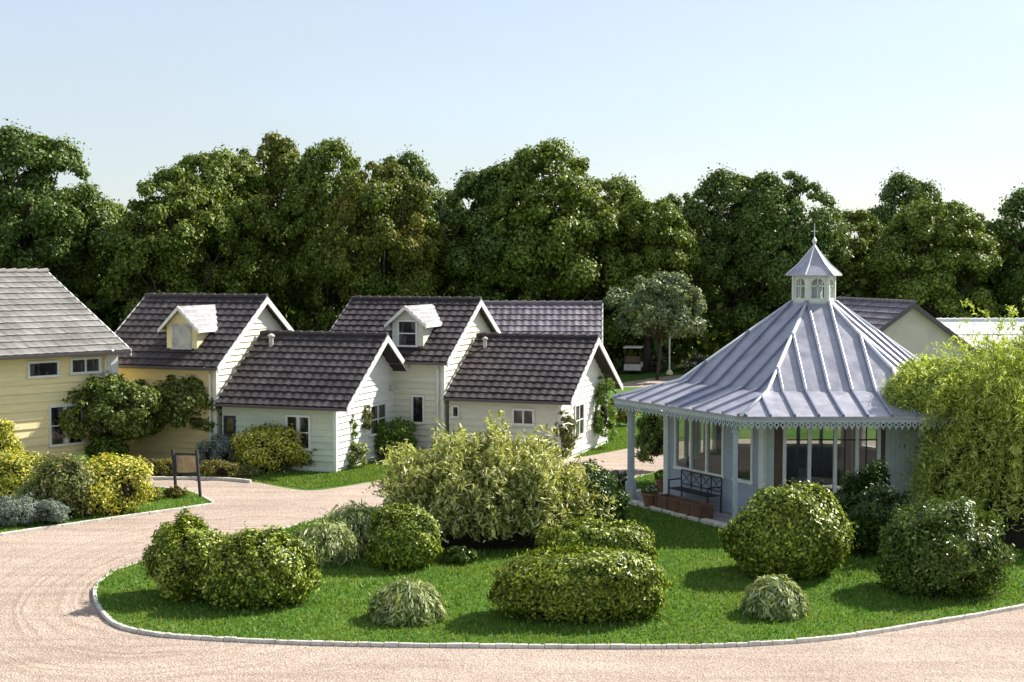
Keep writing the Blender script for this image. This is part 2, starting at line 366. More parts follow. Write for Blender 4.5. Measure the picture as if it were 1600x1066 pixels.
def lobe_cloud(n, rad, lobes, lr=(0.2, 0.34), dist=(0.5, 0.82), zmin=-0.5, spikes=0, flat=0.0):
    """leaf positions on the outside of many rounded clumps spread over an ellipsoid of radii rad (centre 0)"""
    rad = np.array(rad)
    C = rdir(lobes * 3); C = C[C[:, 2] > zmin][:lobes]
    D = rng.uniform(*dist, size=(len(C), 1)); r = rng.uniform(*lr, size=len(C))
    if spikes:
        C2 = rdir(spikes * 3); C2 = C2[C2[:, 2] > 0.0][:spikes]
        C = np.vstack([C, C2]); D = np.vstack([D, rng.uniform(0.84, 0.97, size=(len(C2), 1))]); r = np.concatenate([r, rng.uniform(0.09, 0.15, size=len(C2))])
    cen = C * D
    k = rng.choice(len(C), size=n, p=r ** 2 / (r ** 2).sum())
    d = rdir(n); out = unit(C[k] + np.array([0, 0, 0.25]))
    fl = (d * out).sum(1) < -0.25; d[fl] *= -1
    rr = r[k][:, None] * (1 - np.abs(rng.normal(0, 0.30, size=(n, 1)))) * np.where(rng.random((n, 1)) < 0.22, rng.uniform(1.1, 1.55, size=(n, 1)), 1.0)
    mr_ = (rad[0] * rad[1] * rad[2]) ** (1 / 3)
    P = cen[k] * rad + d * rr * mr_ * np.array([1.12, 1.12, .9])
    Nn = d + 0.75 * rng.normal(size=(n, 3)) * 0.7 + np.array([0, 0, 0.35])
    return P, Nn, cen * rad, r * mr_

def shell_cloud(n, rad, h, e=2.4, lump=.07, fuzz=.05, seed=0):
    """leaf positions on a clipped, slightly lumpy body of height h that reaches the ground"""
    rr_ = np.random.default_rng(seed)
    d = rdir(int(n * 1.5)); d[:, 2] = np.where(d[:, 2] < -.75, -d[:, 2], d[:, 2])
    q = (np.abs(d) ** e).sum(1) ** (-1 / e)
    s_ = np.ones(len(d))
    for _ in range(7):
        a = rr_.normal(size=3) * rr_.uniform(2.5, 8); s_ += lump * .62 * np.sin(d @ a + rr_.uniform(0, 6))
    s_ += np.abs(rng.normal(0, 1, len(d))) * fuzz * np.where(rng.random(len(d)) < .75, -1.6, .7)
    s_ += np.where(rng.random(len(d)) < .04, rng.uniform(0, .16, len(d)), 0)
    P = d * (q * s_)[:, None] * np.array([rad[0], rad[1], h * .56]); P[:, 2] += h * .44
    Nn = d + .42 * rng.normal(size=d.shape) + np.array([0, 0, .12])
    k = (P[:, 2] > .01) & (rng.random(len(P)) < np.clip(.22 + P[:, 2] / (.38 * h), 0, 1))
    return P[k][:n], Nn[k][:n]

def core_blob(name, mat, parent, rad, cz, seed=0, k=0.78, sub=3, rough=0.12):  # solid dark filling that stands for the shade inside a plant
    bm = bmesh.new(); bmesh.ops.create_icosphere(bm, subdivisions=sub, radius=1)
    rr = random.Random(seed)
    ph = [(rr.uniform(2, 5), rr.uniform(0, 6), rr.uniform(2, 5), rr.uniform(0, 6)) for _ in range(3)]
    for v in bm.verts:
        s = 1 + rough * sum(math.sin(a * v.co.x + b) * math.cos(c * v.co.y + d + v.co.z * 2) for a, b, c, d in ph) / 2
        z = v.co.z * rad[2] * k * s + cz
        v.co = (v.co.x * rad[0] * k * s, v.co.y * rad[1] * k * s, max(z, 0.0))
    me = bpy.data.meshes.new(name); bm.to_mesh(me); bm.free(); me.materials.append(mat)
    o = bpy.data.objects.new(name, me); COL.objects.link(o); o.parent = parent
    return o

# ------------------------------------------------------------------ ground
def poly_obj(name, pts, z, mat, thick=0.0):
    mb = MB()
    if thick: mb.prism(pts, z - thick, z, 'z')
    else: mb.face([(x, y, z) for x, y in pts])
    o = mb.build(name, mat, recalc=False)
    if not thick:
        bm = bmesh.new(); bm.from_mesh(o.data); bmesh.ops.recalc_face_normals(bm, faces=bm.faces)
        if bm.faces[:][0].normal.z < 0: bmesh.ops.reverse_faces(bm, faces=bm.faces[:])
        bm.to_mesh(o.data); bm.free()
    return tag(o, kind='structure')
def spline(pts, n=8, closed=False):
    out = []; m = len(pts)
    for i in range(m if closed else m - 1):
        g = lambda j: Vector(pts[j % m] if closed else pts[min(max(j, 0), m - 1)])
        p0, p1, p2, p3 = g(i - 1), g(i), g(i + 1), g(i + 2)
        for k in range(n):
            s = k / n
            out.append(tuple(0.5 * ((2 * p1) + (p2 - p0) * s + (2 * p0 - 5 * p1 + 4 * p2 - p3) * s * s + (3 * p1 - p0 - 3 * p2 + p3) * s ** 3)))
    if not closed: out.append(tuple(pts[-1]))
    return out

ground = poly_obj('ground', [(-500, -60), (500, -60), (500, 900), (-500, 900)], 0.0, M['forest_floor'])
lawn_far = poly_obj('lawn', [(-30, 36), (60, 36), (60, 84), (10, 84), (-30, 60)], 0.004, M['lawn'])

px = lambda L, z=0.0: [G(a, b, z) for a, b in L]
far_edge = px([(-700, 742), (-200, 744), (120, 746), (250, 748), (330, 750), (390, 752), (430, 760), (480, 767), (530, 762), (595, 751), (680, 738), (800, 727), (900, 716), (1000, 698), (1060, 690), (1200, 686), (1500, 690), (2300, 700)])
near = [(60, 2), (-60, 2), (-60, 30)]
gravel = poly_obj('gravel_drive', spline(far_edge, 4) + near, 0.008, M['gravel'])
pth = poly_obj('path', spline(px([(1200, 640), (1110, 612), (1030, 606), (960, 606), (935, 609)]), 5) + spline(px([(960, 601), (1000, 594), (1060, 586.5), (1110, 586), (1200, 590)]), 5), 0.009, M['gravel'])

isl_px = [(150, 922), (154, 950), (180, 978), (230, 992), (300, 999), (450, 1007), (600, 1011), (800, 1013), (1000, 1014), (1150, 1011), (1300, 1000), (1450, 977), (1600, 950), (1800, 905), (2000, 850),
          (2000, 745), (1700, 720), (1400, 712), (1200, 712), (1100, 722), (1040, 738), (960, 757), (880, 768), (760, 780), (640, 791), (560, 800), (500, 814), (430, 834), (350, 858), (240, 878), (180, 897)]
island = spline([Vector((*G(a, b), 0)) for a, b in isl_px], 8, True)
island = [(v[0], v[1]) for v in island]
isl = poly_obj('lawn', island, 0.07, M['lawn'], 0.06)
ver_px = [(-500, 905), (-200, 868), (0, 838), (150, 816), (250, 802), (325, 791), (332, 788), (318, 780), (300, 772), (240, 764), (120, 762), (0, 762), (-300, 762), (-500, 775)]
verge = [(v[0], v[1]) for v in spline([Vector((*G(a, b), 0)) for a, b in ver_px], 5, True)]
ver = poly_obj('lawn', verge, 0.06, M['lawn'], 0.05)

def kerb(name, line, w=0.11, h=0.10, closed=True, seed=1):
    """row of separate-looking stones along a line"""
    rr = random.Random(seed); mb = MB(); n = len(line)
    segs = [(Vector(line[i]), Vector(line[(i + 1) % n])) for i in range(n if closed else n - 1)]
    acc = 0
    for a, b in segs:
        L = (b - a).length; k = max(1, int(round(L / 0.9)))
        for q in range(k):
            p0 = a.lerp(b, q / k); p1 = a.lerp(b, (q + 1) / k); d = (p1 - p0).normalized() if (p1 - p0).length > 1e-6 else Vector((1, 0))
            e = 0.003; hh = h + rr.uniform(-0.006, 0.006); ww = w + rr.uniform(-.01, .01)
            mb.bar((*(p0 + d * e), hh / 2), (*(p1 - d * e), hh / 2 + rr.uniform(-.004, .004)), ww, hh)
    return tag(mb.build(name, M['kerbstone'], bevel=0.012), kind='structure')
kerb('kerb', island, seed=2, w=0.075, h=0.078)
kerb('kerb', verge, seed=3, w=0.08, h=0.075)
bed_edge = spline(px([(195, 750.5), (300, 750), (345, 751), (392, 755)]), 5)
kerb('kerb', bed_edge, closed=False, seed=4, w=0.09, h=0.10)

def inpoly(P, poly):
    x, y = P[:, 0], P[:, 1]; ins = np.zeros(len(P), bool); n = len(poly)
    for i in range(n):
        x1, y1 = poly[i]; x2, y2 = poly[(i + 1) % n]
        c = ((y1 > y) != (y2 > y)) & (x < (x2 - x1) * (y - y1) / (y2 - y1 + 1e-12) + x1)
        ins ^= c
    return ins
def grass(name, poly, n, z, hmin, hmax, label, fall=None, inset=None):
    q = np.array(poly); lo, hi = q.min(0), q.max(0)
    P = rng.uniform(lo, hi, size=(n * 3, 2)); P = P[inpoly(P, poly)][:n]
    if fall: P = P[(P[:, 1] < fall)]
    m_ = len(P); h = rng.uniform(hmin, hmax, size=m_) * (0.6 + 0.8 * rng.random(m_) ** 2)
    a = rng.uniform(0, 2 * np.pi, m_); wv = h * 0.22 + 0.006
    v = np.empty((m_, 3, 3)); dx, dy = np.cos(a) * wv, np.sin(a) * wv
    v[:, 0] = np.stack([P[:, 0] - dx, P[:, 1] - dy, np.full(m_, z - 0.005)], 1)
    v[:, 1] = np.stack([P[:, 0] + dx, P[:, 1] + dy, np.full(m_, z - 0.005)], 1)
    le = rng.normal(0, 0.45, size=(m_, 2)) * h[:, None]
    v[:, 2] = np.stack([P[:, 0] + le[:, 0], P[:, 1] + le[:, 1], z + h], 1)
    return tag(npmesh(name, v.reshape(-1, 3), 3, M['blade']), label, 'grass', kind='stuff')
isl_near = [(x, y) for x, y in island if x < 14]
grass('grass', isl_near, 190000, 0.07, 0.03, 0.075, 'short bright green grass of the curved lawn island')
grass('grass', verge, 40000, 0.06, 0.03, 0.07, 'short green grass along the left flower bed')
grass('grass', px([(380, 752), (430, 758), (480, 765), (530, 760), (595, 749), (680, 736), (640, 715), (540, 728), (400, 738)]), 30000, 0.004, 0.03, 0.07, 'strip of grass in front of the green cottage')
grass('grass', px([(880, 720), (1000, 696), (1010, 668), (940, 668), (880, 690)]), 20000, 0.004, 0.03, 0.08, 'lawn grass beside the right cottage gable')

# loose pebbles on the drive
n = 26000
P = np.stack([rng.uniform(-14, 14, n), rng.uniform(18.5, 26, n)], 1)
P = P[~inpoly(P, island)]; P = P[np.abs(P[:, 0]) < P[:, 1] * 0.42]
k = len(P); s_ = rng.uniform(0.008, 0.022, k)[:, None]
tet = np.array([[1, 0, 0], [-0.5, 0.87, 0], [-0.5, -0.87, 0], [0, 0, 0.9]])
ang = rng.uniform(0, 6.28, k); ca, sa = np.cos(ang), np.sin(ang)
v = np.empty((k, 4, 3))
for j in range(4):
    x, y, z = tet[j]
    v[:, j, 0] = P[:, 0] + (x * ca - y * sa) * s_[:, 0]; v[:, j, 1] = P[:, 1] + (x * sa + y * ca) * s_[:, 0]; v[:, j, 2] = 0.006 + z * s_[:, 0]
b_ = (np.arange(k) * 4)[:, None]
f_ = np.concatenate([b_ + np.array([[0, 1, 3]]), b_ + np.array([[1, 2, 3]]), b_ + np.array([[2, 0, 3]])], 1).reshape(-1, 3)
M['pebble'] = leafmat('pebbles', [(0, (0.24, 0.19, 0.15)), (0.5, (0.38, 0.32, 0.27)), (1, (0.56, 0.50, 0.43))], 0.0, 0.9)
tag(npmesh('gravel', v.reshape(-1, 3), 3, M['pebble'], None, f_), 'loose pinkish pebbles lying on the gravel drive', 'gravel', kind='stuff')

# ------------------------------------------------------------------ houses
def tiled_slope(mb, x0, x1, ye, ze, yr, zr, course=0.34, tile=0.30, amp=0.022, step=0.04):
    """stepped courses of waved tiles from eave (ye,ze) to ridge (yr,zr); x along the ridge"""
    Ls = math.hypot(yr - ye, zr - ze); n = max(2, int(round(Ls / course)))
    nx_, nz_ = -(zr - ze) / Ls * (1 if yr > ye else -1), abs(yr - ye) / Ls
    m_ = max(4, int((x1 - x0) / tile * 5)); xs = [x0 + (x1 - x0) * i / m_ for i in range(m_ + 1)]
    def P(x, s, off): return (x, ye + (yr - ye) * s + nx_ * off, ze + (zr - ze) * s + nz_ * off)
    for c in range(n):
        s0, s1 = c / n, (c + 1) / n; sh = 0.5 * tile * (c % 2) * 0
        for i in range(m_):
            xa, xb = xs[i], xs[i + 1]
            wa = amp * math.sin(2 * math.pi * (xa + sh) / tile); wb = amp * math.sin(2 * math.pi * (xb + sh) / tile)
            j = random.Random(int(xa / tile) * 31 + c * 7).uniform(-.006, .006)
            u0, u1 = xa / tile, xb / tile
            uv = [(u0, c + .02), (u1, c + .02), (u1, c + .98), (u0, c + .98)]
            mb.face([P(xa, s0, step + wa + j), P(xb, s0, step + wb + j), P(xb, s1, wb + j * .3), P(xa, s1, wa + j * .3)], uv)
            mb.face([P(xa, s0, wa - 0.02), P(xb, s0, wb - 0.02), P(xb, s0, step + wb + j), P(xa, s0, step + wa + j)], [(u0, c + .01)] * 4)

def siding(mb, rng_fn, z0, z1, pitch=0.2, proud=0.042):
    """horizontal lapped boards on a wall; rng_fn(z) -> (a0,a1); frame coords (a, out, z)"""
    z = z0
    while z < z1 - 0.01:
        zt = min(z + pitch, z1); a0, a1 = rng_fn(z); b0, b1 = rng_fn(zt)
        if a1 - a0 > 0.02:
            mb.face([(a0, proud, z), (a1, proud, z), (b1, 0.006, zt), (b0, 0.006, zt)])
            mb.face([(a0, 0.002, z), (a1, 0.002, z), (a1, proud, z), (a0, proud, z)])
        z = zt

FRONT = lambda y: (lambda a, o, z: (a, y - o, z))
GABLE = lambda x: (lambda a, o, z: (x + o, a, z))

def window(parent, fr, a0, a1, z0, z1, mull=(1, 0), fw=0.07, glass='glass', curtain=False, frame='white', subs=True, out=0.05):
    mb = MB(fr)
    o0, o1 = 0.0, out + 0.03
    mb.box(a0 - fw, a1 + fw, o0, o1, z1, z1 + fw); mb.box(a0 - fw - .03, a1 + fw + .03, o0, o1 + .04, z0 - fw, z0)
    mb.box(a0 - fw, a0, o0, o1 - .002, z0, z1); mb.box(a1, a1 + fw, o0, o1 - .002, z0, z1)
    for k in range(1, mull[0]):
        a = a0 + (a1 - a0) * k / mull[0]; mb.box(a - .028, a + .028, o0, o1 - .012, z0, z1)
    for k in range(1, mull[1] + 1):
        z = z0 + (z1 - z0) * k / (mull[1] + 1); mb.box(a0, a1, o0, o1 - .022, z - .02, z + .02)
    w_ = mb.build('window', M[frame], parent)
    g = MB(fr); g.box(a0, a1, 0.0, out, z0, z1); g.build('pane', M[glass], w_ if subs else parent)
    if curtain:
        c_ = MB(fr); q = (a1 - a0) * .2
        c_.box(a0 + q * 2, a1 - q * 2, out - 0.01, out + 0.006, z0, z1); c_.build('curtain', M['curtain'], w_ if subs else parent)
    return w_

def gable_house(name, label, corner, rz, L, hw, ze, zr, wall, roof, ox=0.55, oy=0.35, amp=0.012, course=0.34, tile=0.3,
                barge='white', ridge_mat=None, sidepitch=0.2, cat='house', oxl=None, gable_mat=None):
    """corner: the front right corner of the ROOF at the eaves; local x along the ridge, y to the back"""
    root = empty(name, (corner[0], corner[1], 0), rz); tag(root, label, cat)
    D = 2 * hw; oxl = ox if oxl is None else oxl
    x0, x1, y0, y1 = -L + oxl, -ox, oy, D - oy
    slope = (zr - ze) / hw
    zw = ze + slope * oy - 0.06
    zt = zr - 0.10
    mb = MB()
    mb.prism([(y0, -0.05), (y1, -0.05), (y1, zw), (hw, zt), (y0, zw)], x0, x1, 'x')
    mb.f = FRONT(y0); siding(mb, lambda z: (x0, x1), 0.15, zw, sidepitch)
    lim = lambda z: (y0, y1) if z <= zw else (y0 + (z - zw) / (zt - zw) * (hw - y0), y1 - (z - zw) / (zt - zw) * (y1 - hw))
    mb.f = None
    mb.build('wall', M[wall], root)
    mb = MB(GABLE(x1)); siding(mb, lim, 0.15, zt, sidepitch); mb.build('gable_wall', M[gable_mat or wall], root)
    tr = MB(); tr.box(x1 - .07, x1 + .04, y0 - .04, y0 + .07, 0, zw - .03); tr.build('corner_trim', M['white'], root)
    tr = MB(); tr.box(x1 - .07, x1 + .04, y1 - .07, y1 + .04, 0, zw - .03); tr.build('corner_trim', M['white'], root)
    tr = MB(); tr.box(x0 - .02, x1 - .08, y0 - .045, y0 + .01, 0, 0.15); tr.build('plinth', M['white'], root)
    rb = MB()
    rb.prism([(0, ze - .05), (hw, zr - .05), (D, ze - .05), (D, ze - .11), (hw, zr - .12), (0, ze - .11)], -L + .03, -.03, 'x')
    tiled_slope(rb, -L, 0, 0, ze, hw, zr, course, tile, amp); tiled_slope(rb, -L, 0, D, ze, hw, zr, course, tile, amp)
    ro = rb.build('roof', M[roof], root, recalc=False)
    rc = MB(); k = int(L / 0.38)
    for i in range(k):
        a = -L + L * i / k; b = a + L / k
        rc.tube([(a, hw, zr + .005), (b - .01, hw, zr + .03)], [0.085, 0.105], 8)
    rc.build('ridge_cap', M[ridge_mat or roof], ro)
    for xx in (0.0, -L):
        o = 0.012 if xx == 0 else -0.012
        xa, xb = (xx - .03, xx + .012) if xx == 0 else (xx - .012, xx + .03)
        for yy_ in (-.02, D + .02):
            bb = MB(); bb.prism([(yy_, ze + .02), (hw, zr + .02), (hw, zr - .20), (yy_, ze - .18)], xa, xb, 'x')
            bb.build('bargeboard', M[barge], root)
    g = MB(); g.prism([(-.11, ze - .02), (-.10, ze - .09), (-.03, ze - .11), (0.0, ze - .09), (0.01, ze - .02), (-.005, ze - .02), (-.02, ze - .08), (-.08, ze - .08), (-.095, ze - .02)], -L + .05, -.05, 'x')
    g.build('gutter', M['lead'] if barge == 'white' else M[barge], root)
    return root, dict(x0=x0, x1=x1, y0=y0, y1=y1, zw=zw, slope=slope, hw=hw, D=D, L=L)

def downpipe(root, d, mat='white', h=None):
    mb = MB(); x = d['x1'] - .18; y = d['y0'] - .09
    mb.tube([(x, -.06, d['zw'] + .0 - d['slope'] * .35 + .02), (x, y + .0, d['zw'] - .45), (x, y, 0.1)], 0.04, 8)
    mb.build('downpipe', M[mat], root)

# --- large pale yellow house at the left
hA, dA = gable_house('yellow_house', 'two storey pale yellow clapboard house with light grey tiled roof at the left edge', G(205, 547, 3.8), R(46), 13, 5.4, 3.8, 6.28,
                     'yellow_boards', 'tile_grey', ox=0.5, oy=0.5, amp=0.006, course=0.42, tile=0.33, sidepitch=0.27, ridge_mat='tile_grey')
FA = FRONT(dA['y0'])
def a_of(root_loc, rz, y0, pxx):
    """local x on the front wall line where the line of sight through picture column pxx meets it"""
    c, s = math.cos(rz), math.sin(rz); kx = (pxx - 800) / FPX
    X0 = root_loc[0] - s * y0; Y0 = root_loc[1] + c * y0
    return (kx * Y0 - X0) / (c - kx * s)
aA = lambda p: a_of(hA.location, R(46), dA['y0'], p)
window(hA, FA, aA(43), aA(86), 3.12, 3.50, (1, 0), curtain=False)
window(hA, FA, aA(110), aA(151), 3.16, 3.54, (2, 0))
window(hA, FA, aA(75), aA(122), 0.95, 2.1, (2, 1), curtain=True)
tb = MB(FA); tb.box(aA(186) - .1, dA['x1'] + .03, 0.03, 0.06, 0.1, dA['zw'] - .02); tb.build('corner_board', M['white'], hA)
vt = MB(FA); vt.box(dA['x1'] - .42, dA['x1'] - .2, 0.03, 0.2, 2.7, 2.95); vt.prism([(dA['x1'] - .46, 2.95), (dA['x1'] - .16, 2.95), (dA['x1'] - .2, 3.1)], 0.03, 0.24, 'y')
vt.build('wall_vent', M['white'], hA, bevel=.01)
downpipe(hA, dA)

# --- green cottage and its taller neighbour
RZ = R(-20)
EC = G(543, 638, 2.1)
hC, dC = gable_house('green_cottage', 'low pale green cottage with dark tiled roof and bright gable, beside the yellow cottage', EC, RZ, 4.75, 2.95, 2.1, 4.2, 'green_boards', 'tile_dark', ox=0.6, oxl=.08, gable_mat='white_boards')
FC = FRONT(dC['y0']); GC = GABLE(dC['x1'])
aC = lambda p: a_of(hC.location, RZ, dC['y0'], p)
window(hC, FC, aC(449), aC(482), 0.75, 1.72, (2, 1), curtain=True)
window(hC, GC, 2.75, 3.85, 0.95, 1.85, (2, 1))
window(hC, FC, aC(352), aC(364), 1.0, 1.6, (1, 0), frame='iron')
lt = MB(FRONT(0.0)); 
vb = MB(); vy = dC['hw'] * .82; vz = 2.1 + (4.2 - 2.1) / dC['hw'] * vy
vb.tube([(-4.05, vy, vz - .05), (-4.05, vy, vz + .3)], .075, 10); vb.lathe((-4.05, vy, vz + .3), [(.12, 0), (.12, .05), (.03, .11)], 10)
vb.build('roof_vent', M['curtain'], hC)
lm = MB(GC); lm.box(4.25, 4.40, 0.02, 0.16, 2.25, 2.45); lm.build('wall_lamp', M['curtain'], hC, bevel=.015)

c, s = math.cos(RZ), math.sin(RZ)
def wing_corner(E, L): return (E[0] - c * L, E[1] - s * L)
EB = wing_corner(EC, 4.72)
hB, dB = gable_house('yellow_dormer_cottage', 'shaded yellow cottage with dark tiled roof and small dormer, behind the multi-stemmed tree', (EB[0] + c * .12 , EB[1] + s * .12), RZ, 4.9, 3.15, 3.25, 5.42, 'shaded_yellow_boards', 'tile_dark', ox=0.3, gable_mat='cream_boards')
downpipe(hB, dB)

def dormer(root, d, ze, zr, cx, w_, wallmat, zsill, zeave, zap, blind):
    hw = d['hw']; sl = (zr - ze) / hw
    yf = (zsill - ze) / sl                       # where the dormer front meets the roof
    yb_e = (zeave - ze) / sl; yb_r = (zap - ze) / sl
    mb = MB(); a, b = cx - w_ / 2, cx + w_ / 2
    # front face + cheeks as closed prism cut back into the roof
    mb.prism([(a, zsill - .12), (b, zsill - .12), (b, zeave), (cx, zap - .04), (a, zeave)], yf, yf + .05, 'y')
    mb.prism([(yf + .05, zsill - .12), (yf + .05, zeave), (yb_e + .3, zeave + .02), (yf + .4, zsill - .1)], a, a + .05, 'x')
    mb.prism([(yf + .05, zsill - .12), (yf + .05, zeave), (yb_e + .3, zeave + .02), (yf + .4, zsill - .1)], b - .05, b, 'x')
    mb.f = FRONT(yf)
    siding(mb, lambda z: (a, b) if z < zeave else (a + (z - zeave) / (zap - zeave) * w_ / 2, b - (z - zeave) / (zap - zeave) * w_ / 2), zsill - .1, zap - .06, .15, .02)
    mb.f = None
    dm = mb.build('dormer', M[wallmat], root)
    r_ = MB(); of = .22; os_ = .2; sl2 = (zap - zeave) / (w_ / 2)
    for sgn in (-1, 1):
        xe = cx + sgn * (w_ / 2 + os_); zee = zeave - os_ * sl2 + .05
        fr_ = lambda u, v_, z, xe=xe: (u, v_, z)
        n = 12; k2 = 5
        for i in range(n):
            for j in range(k2):
                def PP(i_, j_, off):
                    t_ = j_ / k2; x = xe + (cx - xe) * t_; z = zee + (zap + .05 - zee) * t_
                    yb = (z - ze) / sl + .15
                    y = (yf - of) + (yb - (yf - of)) * i_ / n
                    return (x, y, z + off + .012 * math.sin(i_ * math.pi))
                mb2 = r_
                mb2.face([PP(i, j, .03), PP(i + 1, j, .03), PP(i + 1, j + 1, 0.0), PP(i, j + 1, 0.0)], [(i / 1.0, j + .02), (i + 1.0, j + .02), (i + 1.0, j + .98), (i / 1.0, j + .98)])
                mb2.face([PP(i, j, -.02), PP(i + 1, j, -.02), PP(i + 1, j, .03), PP(i, j, .03)], [(i, j)] * 4)
    r_.build('dormer_roof', M['tile_lit'], dm, recalc=False)
    b_ = MB()
    for sgn in (-1, 1):
        xe = cx + sgn * (w_ / 2 + os_); zee = zeave - os_ * sl2
        b_.prism([(xe, zee + .05), (cx, zap + .06), (cx, zap - .08), (xe, zee - .07)], yf - of - .02, yf - of + .02, 'y')
        b_.prism([(yf - of, zee + .04), ((zee - ze) / sl + .05, zee + .04), ((zee - ze) / sl + .05, zee - .04), (yf - of, zee - .04)], xe - .03 * sgn, xe + .012 * sgn, 'x')
    b_.build('dormer_bargeboard', M['white'], dm)
    ww = w_ * .27
    window(dm, FRONT(yf), cx - ww, cx + ww, zsill + .06, zeave - .02, (1, 1) if blind == 'glass' else (1, 7), .06, blind, frame='white' if blind == 'glass' else 'curtain', subs=False, out=0.03)
    return dm
aB = lambda p: a_of(hB.location, RZ, 1.0, p)
dormer(hB, dB, 3.25, 5.42, aB(291), 1.15, 'yellow_boards', 3.75, 4.55, 5.12, 'curtain')

EE = G(893, 628, 2.1)
hE, dE = gable_house('cream_cottage', 'low cream cottage with dark tiled roof behind the big variegated bush', EE, RZ, 4.5, 3.1, 2.1, 4.02, 'cream_boards', 'tile_dark', ox=0.5, oxl=.08, gable_mat='white_boards')
FE = FRONT(dE['y0']); GE = GABLE(dE['x1']); aE = lambda p: a_of(hE.location, RZ, dE['y0'], p)
window(hE, FE, aE(709), aE(716), 1.45, 1.75, (1, 0))
window(hE, FE, aE(804), aE(833), 1.30, 1.72, (2, 0))
window(hE, GE, 1.85, 2.75, 0.75, 1.75, (2, 1))
vb = MB(); vy = dE['hw'] * .8; vz = 2.1 + (4.02 - 2.1) / dE['hw'] * vy
vb.tube([(-3.95, vy, vz - .05), (-3.95, vy, vz + .28)], .06, 10); vb.lathe((-3.95, vy, vz + .28), [(.1, 0), (.1, .05), (.03, .1)], 10)
vb.build('roof_vent', M['curtain'], hE)
ED = wing_corner(EE, 4.45)
hD, dD = gable_house('cream_dormer_cottage', 'taller pale cottage with dark tiled roof and a windowed dormer, joined to the cream cottage', (ED[0] + c * .12, ED[1] + s * .12), RZ, 5.1, 3.1, 3.28, 5.28, 'cream_boards', 'tile_dark', ox=0.3)
downpipe(hD, dD)
aD = lambda p: a_of(hD.location, RZ, 1.0, p)
dormer(hD, dD, 3.28, 5.28, aD(643), 1.15, 'cream_boards', 3.72, 4.6, 5.08, 'glass')
aD2 = lambda p: a_of(hD.location, RZ, dD['y0'], p)
window(hD, FRONT(dD['y0']), aD2(646), aD2(661), 1.2, 2.05, (1, 0))

hF, dF = gable_house('rear_cottage', 'cottage behind the cream ones showing only its striped dark tiled roof', (3.62, 55), R(-4), 6.4, 3.0, 2.9, 4.9, 'cream_boards', 'tile_slate', ox=0.25, course=0.4, amp=0.012)
hG, dG = gable_house('grey_gabled_house', 'house with a wide shaded beige gable and dark verge behind the pavilion roof', (13.7, 57.3), R(-76), 7, 3.4, 2.6, 4.92, 'beige_wall', 'tile_slate', ox=0.3, course=0.42, amp=0.012, barge='lead', sidepitch=20)
hH, dH = gable_house('pale_roofed_shed', 'long low shed with pale sheet roof at the far right beyond the bamboo', (28.4, 73.5), R(2), 5.4, 2.4, 2.0, 3.5, 'beige_wall', 'sheet_pale', ox=0.2, course=1.4, amp=0.004)

# ------------------------------------------------------------------ pavilion
GX, GY = 8.2, 37.4
pav = empty('pavilion', (GX, GY, 0)); tag(pav, 'hexagonal garden pavilion with blue zinc roof, white lantern turret and open porch', 'pavilion')
def hx(r, k): a = R(-90 + 30 + 60 * k); return (r * math.cos(a), r * math.sin(a))   # corner k; face k lies between corner k-1 and k
T30 = math.tan(R(30)); C30 = math.cos(R(30))
RE, RK, RT = 5.45, 3.62, 0.60
ZE, ZK, ZT = 2.90, 3.36, 5.50
mb = MB()
for k in range(6):
    for (ra, za, rb_, zb) in ((RE, ZE, RK, ZK), (RK, ZK, RT, ZT)):
        A, B = hx(ra, k - 1), hx(ra, k); Cc, Dd = hx(rb_, k), hx(rb_, k - 1)
        mb.face([(*A, za), (*B, za), (*Cc, zb), (*Dd, zb)])
        mb.face([(*B, za - .06), (*A, za - .06), (*Dd, zb - .06), (*Cc, zb - .06)])
    A, B = hx(RE, k - 1), hx(RE, k); mb.face([(*A, ZE - .06), (*B, ZE - .06), (*B, ZE), (*A, ZE)])
roof = mb.build('roof', M['zinc'], pav, recalc=False)
ribs = MB()
for k in range(6):
    an = R(-90 + 60 * k); nrm = Vector((math.cos(an), math.sin(an), 0)); tg = Vector((-math.sin(an), math.cos(an), 0))
    def pt(a_, s_, z): v_ = nrm * a_ + tg * s_; return (v_.x, v_.y, z)
    j = -4
    for q in range(-5, 5):
        s_ = (q + .5) * .58
        aE_, aK_, aT_ = RE * C30, RK * C30, RT * C30
        ah = abs(s_) / T30
        if ah < aE_ - .15:
            lo = max(aK_, ah); zlo = ZE + (aE_ - lo) / (aE_ - aK_) * (ZK - ZE)
            ribs.bar(pt(aE_ + .03, s_, ZE + .025), pt(lo, s_, zlo + .03), .055, .075)
        if ah < aK_ - .05:
            hi = max(aT_, ah); zhi = ZK + (aK_ - hi) / (aK_ - aT_) * (ZT - ZK)
            ribs.bar(pt(aK_, s_, ZK + .03), pt(hi, s_, zhi + .03), .075, .09)
ribs.build('standing_seams', M['zinc_rib'], roof, bevel=.008)
for k in range(6):
    hips = MB(); A, B, Cc = hx(RE + .03, k), hx(RK, k), hx(RT, k)
    hips.tube([(*A, ZE + .02), (*B, ZK + .02), (*Cc, ZT + .02)], .05, 8)
    hips.build('hip_roll', M['zinc_pale'], roof, smooth=True)
